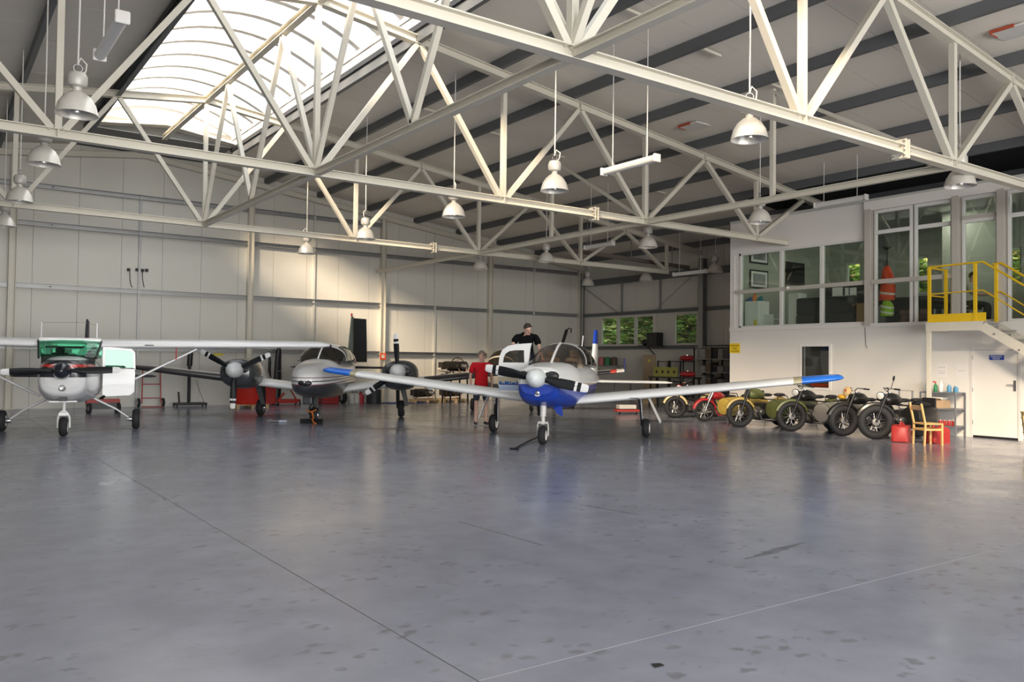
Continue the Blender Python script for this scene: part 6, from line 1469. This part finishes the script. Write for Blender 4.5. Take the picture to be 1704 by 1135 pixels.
# ------------------------------------------------------------------ people
skin = mat('skin', (.70, .43, .33), .55)
def skinmesh(name, pts, edges, rad, m, parent, sub=2, root=0):
    me = bpy.data.meshes.new(name); me.from_pydata([tuple(p) for p in pts], edges, []); me.update()
    o = bpy.data.objects.new(name, me); COL.objects.link(o); o.parent = parent
    md = o.modifiers.new('skin', 'SKIN'); md.use_smooth_shade = True; md.branch_smoothing = .6
    for i, r in enumerate(rad):
        sv = me.skin_vertices[0].data[i]; sv.radius = r if isinstance(r, tuple) else (r, r); sv.use_root = (i == root)
    s = o.modifiers.new('sub', 'SUBSURF'); s.levels = sub; s.render_levels = sub
    me.materials.append(m)
    return o
def person(lab, loc, rz, J, shirt, lower, shoes, hairm, long_lower=False, glasses=False):
    t = thing('person', lab, 'person', loc, math.radians(rz))
    order = ['pelvis', 'spine', 'chest', 'neck', 'head', 'crown', 'shL', 'elL', 'wrL', 'haL', 'shR', 'elR', 'wrR', 'haR', 'hipL', 'knL', 'anL', 'toL', 'hipR', 'knR', 'anR', 'toR']
    rad = dict(pelvis=(.13, .09), spine=(.11, .075), chest=(.11, .07), neck=(.058, .06), head=(.086, .10), crown=(.066, .082))
    for s in 'LR': rad.update({'sh' + s: .036, 'el' + s: .042, 'wr' + s: .028, 'ha' + s: (.034, .02), 'hip' + s: .085, 'kn' + s: .058, 'an' + s: .036, 'to' + s: (.035, .028)})
    idx = {k: i for i, k in enumerate(order)}
    E_ = [('pelvis', 'spine'), ('spine', 'chest'), ('chest', 'neck'), ('neck', 'head'), ('head', 'crown')]
    for s in 'LR': E_ += [('chest', 'sh' + s), ('sh' + s, 'el' + s), ('el' + s, 'wr' + s), ('wr' + s, 'ha' + s), ('pelvis', 'hip' + s), ('hip' + s, 'kn' + s), ('kn' + s, 'an' + s), ('an' + s, 'to' + s)]
    pts = [V(*J[k]) for k in order]; rr = [rad[k] for k in order]; ed = [(idx[a], idx[b]) for a, b in E_]
    for s in 'LR':  # five fingers rooted in the palm
        h = V(*J['ha' + s]); w = V(*J['wr' + s]); d = (h - w).normalized(); side = d.cross(V(0, -1, .2)).normalized(); fw = d.cross(side)
        for q, (off, ln, cu) in enumerate(((-.03, .075, .02), (-.01, .085, .02), (.012, .08, .022), (.032, .062, .026))):
            b0 = h + side * off + d * .02; b1 = b0 + d * ln * .55 + fw * cu * .4; b2 = b0 + d * ln + fw * cu
            n = len(pts); pts += [b0, b1, b2]; rr += [.0095, .009, .007]; ed += [(idx['ha' + s], n), (n, n + 1), (n + 1, n + 2)]
        b0 = h - side * .035 - d * .01; n = len(pts); pts += [b0, b0 - side * .02 + d * .035, b0 - side * .022 + d * .06]; rr += [.011, .0095, .008]; ed += [(idx['ha' + s], n), (n, n + 1), (n + 1, n + 2)]
    body = skinmesh('body', pts, ed, rr, skin, t)
    # shirt
    so = ['pelvis', 'spine', 'chest', 'neck', 'shL', 'elL', 'shR', 'elR']
    sp_ = [V(*J[k]) for k in so]; sp_[3] = sp_[2].lerp(sp_[3], .80)
    for s, i in (('L', 5), ('R', 7)): sp_[i] = V(*J['sh' + s]).lerp(V(*J['el' + s]), .78)
    sp_[0] = sp_[0] + (V(*J['pelvis']) - V(*J['spine'])) * 1.35
    skinmesh('shirt', sp_, [(0, 1), (1, 2), (2, 3), (2, 4), (4, 5), (2, 6), (6, 7)], [(.21, .17), (.185, .145), (.195, .155), (.092, .095), .10, .078, .10, .078], shirt, t)
    lo = ['pelvis', 'hipL', 'knL', 'hipR', 'knR'] + (['anL', 'anR'] if long_lower else [])
    lp = [V(*J[k]) for k in lo]
    if not long_lower:
        for i, s in ((2, 'L'), (4, 'R')): lp[i] = V(*J['hip' + s]).lerp(V(*J['kn' + s]), .92)
    skinmesh('trousers' if long_lower else 'shorts', lp, [(0, 1), (1, 2), (0, 3), (3, 4)] + ([(2, 5), (4, 6)] if long_lower else []), [(.14, .10), .10, .085 if not long_lower else .078, .10, .085 if not long_lower else .078] + ([.06, .06] if long_lower else []), lower, t)
    for s in 'LR':
        a, b = V(*J['an' + s]), V(*J['to' + s]); d = (b - a); d.z = 0; d.normalize(); zb = min(a.z, b.z) - .045
        c0 = a - d * .05; c1 = b + d * .07; sd = V(-d.y, d.x, 0)
        MB().loft([[V(c.x, c.y, 0) + sd * hw * math.cos(q * PI / 6) + V(0, 0, zb + .05 * 0 + h / 2 + h / 2 * math.sin(q * PI / 6)) for q in range(12)] for c, hw, h in ((c0, .03, .07), (c0.lerp(c1, .2), .042, .10), (c0.lerp(c1, .6), .05, .08), (c1, .035, .05))]).build('shoe', shoes, t, 60)
    # head details
    hd = V(*J['head']); up = (V(*J['crown']) - hd).normalized(); f = V(*J['face']).normalized(); f = (f - up * f.dot(up)).normalized(); rt = f.cross(up)
    Mh = Matrix((rt, -f, up)).transposed().to_4x4(); Mh.translation = hd + up * .03
    MB().ball((0, -.012, .045), .104, 16, (.90, 1.06, .92), Mh).build('hair', hairm, t, 60) if False else None
    hr = MB(); rings = []
    for i in range(7):
        row = []
        for q in range(16):
            fb = math.sin(q * PI / 8); lim = .50 + .14 * max(0, fb) - .20 * max(0, -fb); a = .05 + PI * lim * i / 6
            row.append(Mh @ V(.094 * math.sin(a) * math.cos(q * PI / 8), .012 + .108 * math.sin(a) * fb, .015 + .112 * math.cos(a)))
        rings.append(row)
    hr.loft(rings).build('hair', hairm, t, 60)
    fc = MB().loft([[Mh @ V(x, y, z) for x, y, z in ((-.014, -.088, z0), (.014, -.088, z0), (0, -.088 - d_, z0))] for z0, d_ in ((.025, .006), (-.01, .03), (-.018, .012))])
    fc.build('nose', skin, t, 60)
    for sx in (-1, 1):
        MB().ball((sx * .034, -.084, .018), .012, 8, (1.2, .6, .8), Mh).build('eye', mat('eye_dark', (.05, .04, .035), .4), t, 60)
        MB().ball((sx * .088, .012, .0), .03, 8, (.35, .7, 1), Mh).build('ear', skin, t, 60)
    MB().ball((0, -.088, -.045), .024, 10, (1.1, .4, .3), Mh).build('mouth', mat('lips', (.38, .15, .12), .5), t, 60)
    if glasses:
        for sx in (-1, 1): MB().torus(.024, .004, Mh @ rotM('X', 90, (sx * .034, -.102, .016)), 14, 5).build('spectacle_rim', black, t, 60)
        MB().tube([Mh @ V(-.01, -.102, .018), Mh @ V(.01, -.102, .018)], .003, 5).build('spectacle_bridge', black, t)
    return t
def stand(h=1.79):
    k = h / 1.79
    J = dict(pelvis=(0, .0, .98), spine=(0, .0, 1.15), chest=(0, 0, 1.36), neck=(0, -.02, 1.49), head=(0, -.04, 1.60), crown=(0, -.04, 1.71), face=(.35, -1, 0))
    for s, g in (('L', 1), ('R', -1)):
        J.update({'sh' + s: (g * .19, 0, 1.42), 'el' + s: (g * .255, .03, 1.14), 'wr' + s: (g * .25, -.04, .90), 'ha' + s: (g * .245, -.06, .83), 'hip' + s: (g * .10, 0, .92), 'kn' + s: (g * .115, -.01, .52), 'an' + s: (g * .12, .03, .09), 'to' + s: (g * .14, -.11, .06)})
    return {a: tuple(c * k for c in b) if a != 'face' else b for a, b in J.items()}
shoe = mat('shoe_dark', (.03, .03, .035), .6)
person('man in red T-shirt and dark shorts standing behind the wing', (11.60, 17.62, 0), -33 + 14, stand(1.95), mat('shirt_red', (.70, .018, .028), .85, spec=.2), mat('shorts_dark', (.04, .045, .06), .8), shoe, mat('hair_grey', (.20, .17, .15), .8), glasses=True)
# man in black bending over on the wing
J = dict(pelvis=(0, .22, .82), spine=(0, .16, 1.0), chest=(0, .0, 1.16), neck=(.02, -.10, 1.27), head=(.045, -.20, 1.335), crown=(.035, -.265, 1.43), face=(.3, -.8, -.6))
J.update(shL=(.21, -.02, 1.19), elL=(.30, -.10, .95), wrL=(.36, -.22, .76), haL=(.37, -.27, .70), shR=(-.20, -.02, 1.19), elR=(-.30, -.10, 1.0), wrR=(-.27, -.26, .97), haR=(-.26, -.33, .96))
J.update(hipL=(.10, .24, .78), knL=(.12, .12, .42), anL=(.12, .24, .09), toL=(.13, .10, .055), hipR=(-.10, .24, .78), knR=(-.12, .12, .42), anR=(-.12, .24, .09), toR=(-.13, .10, .055))
Lb = Matrix.Translation((9.97, 12.93, 0)) @ Matrix.Rotation(RZ, 4, 'Z') @ V(-.86, 1.95, .985)
person('man in black T-shirt leaning into the cabin from the wing', Lb, -38, J, mat('shirt_black', (.007, .007, .008), .95, spec=.1), mat('jeans', (.05, .06, .10), .8), shoe, mat('hair_brown', (.035, .025, .018), .8), long_lower=True)
# seated person in the office
p = atX(1617, 480, 21.1)
J = dict(pelvis=(0, .05, .55), spine=(0, .03, .72), chest=(0, -.02, .93), neck=(0, -.05, 1.07), head=(0, -.09, 1.17), crown=(0, -.10, 1.28), face=(0, -1, -.25))
J.update(shL=(.18, -.02, .98), elL=(.22, -.16, .75), wrL=(.15, -.38, .75), haL=(.13, -.44, .75), shR=(-.18, -.02, .98), elR=(-.22, -.16, .75), wrR=(-.15, -.38, .75), haR=(-.13, -.44, .75))
J.update(hipL=(.1, .02, .52), knL=(.12, -.40, .50), anL=(.12, -.38, .10), toL=(.12, -.52, .055), hipR=(-.1, .02, .52), knR=(-.12, -.40, .50), anR=(-.12, -.38, .10), toR=(-.12, -.52, .055))
person('person in white shirt seated behind the glass office door', (21.1, p.y + .05, ZF), 12, J, mat('shirt_white', (.55, .52, .50), .8), mat('trousers_black', (.012, .012, .013), .8), shoe, mat('hair_black', (.01, .009, .009), .7), long_lower=True)
t = thing('office_chair', 'black swivel chair under the seated person', 'chair', (21.1, p.y + .1, ZF))
MB().box((-.22, -.24, .38), (.22, .24, .44)).build('seat', leather, t); MB().box((-.2, .25, .5), (.2, .31, .85)).build('backrest', leather, t); MB().lathe([(.03, .05), (.03, .38)], 8).build('pillar', black, t); MB().lathe([(.25, 0), (.25, .04), (.05, .07)], 10).build('base', black, t)
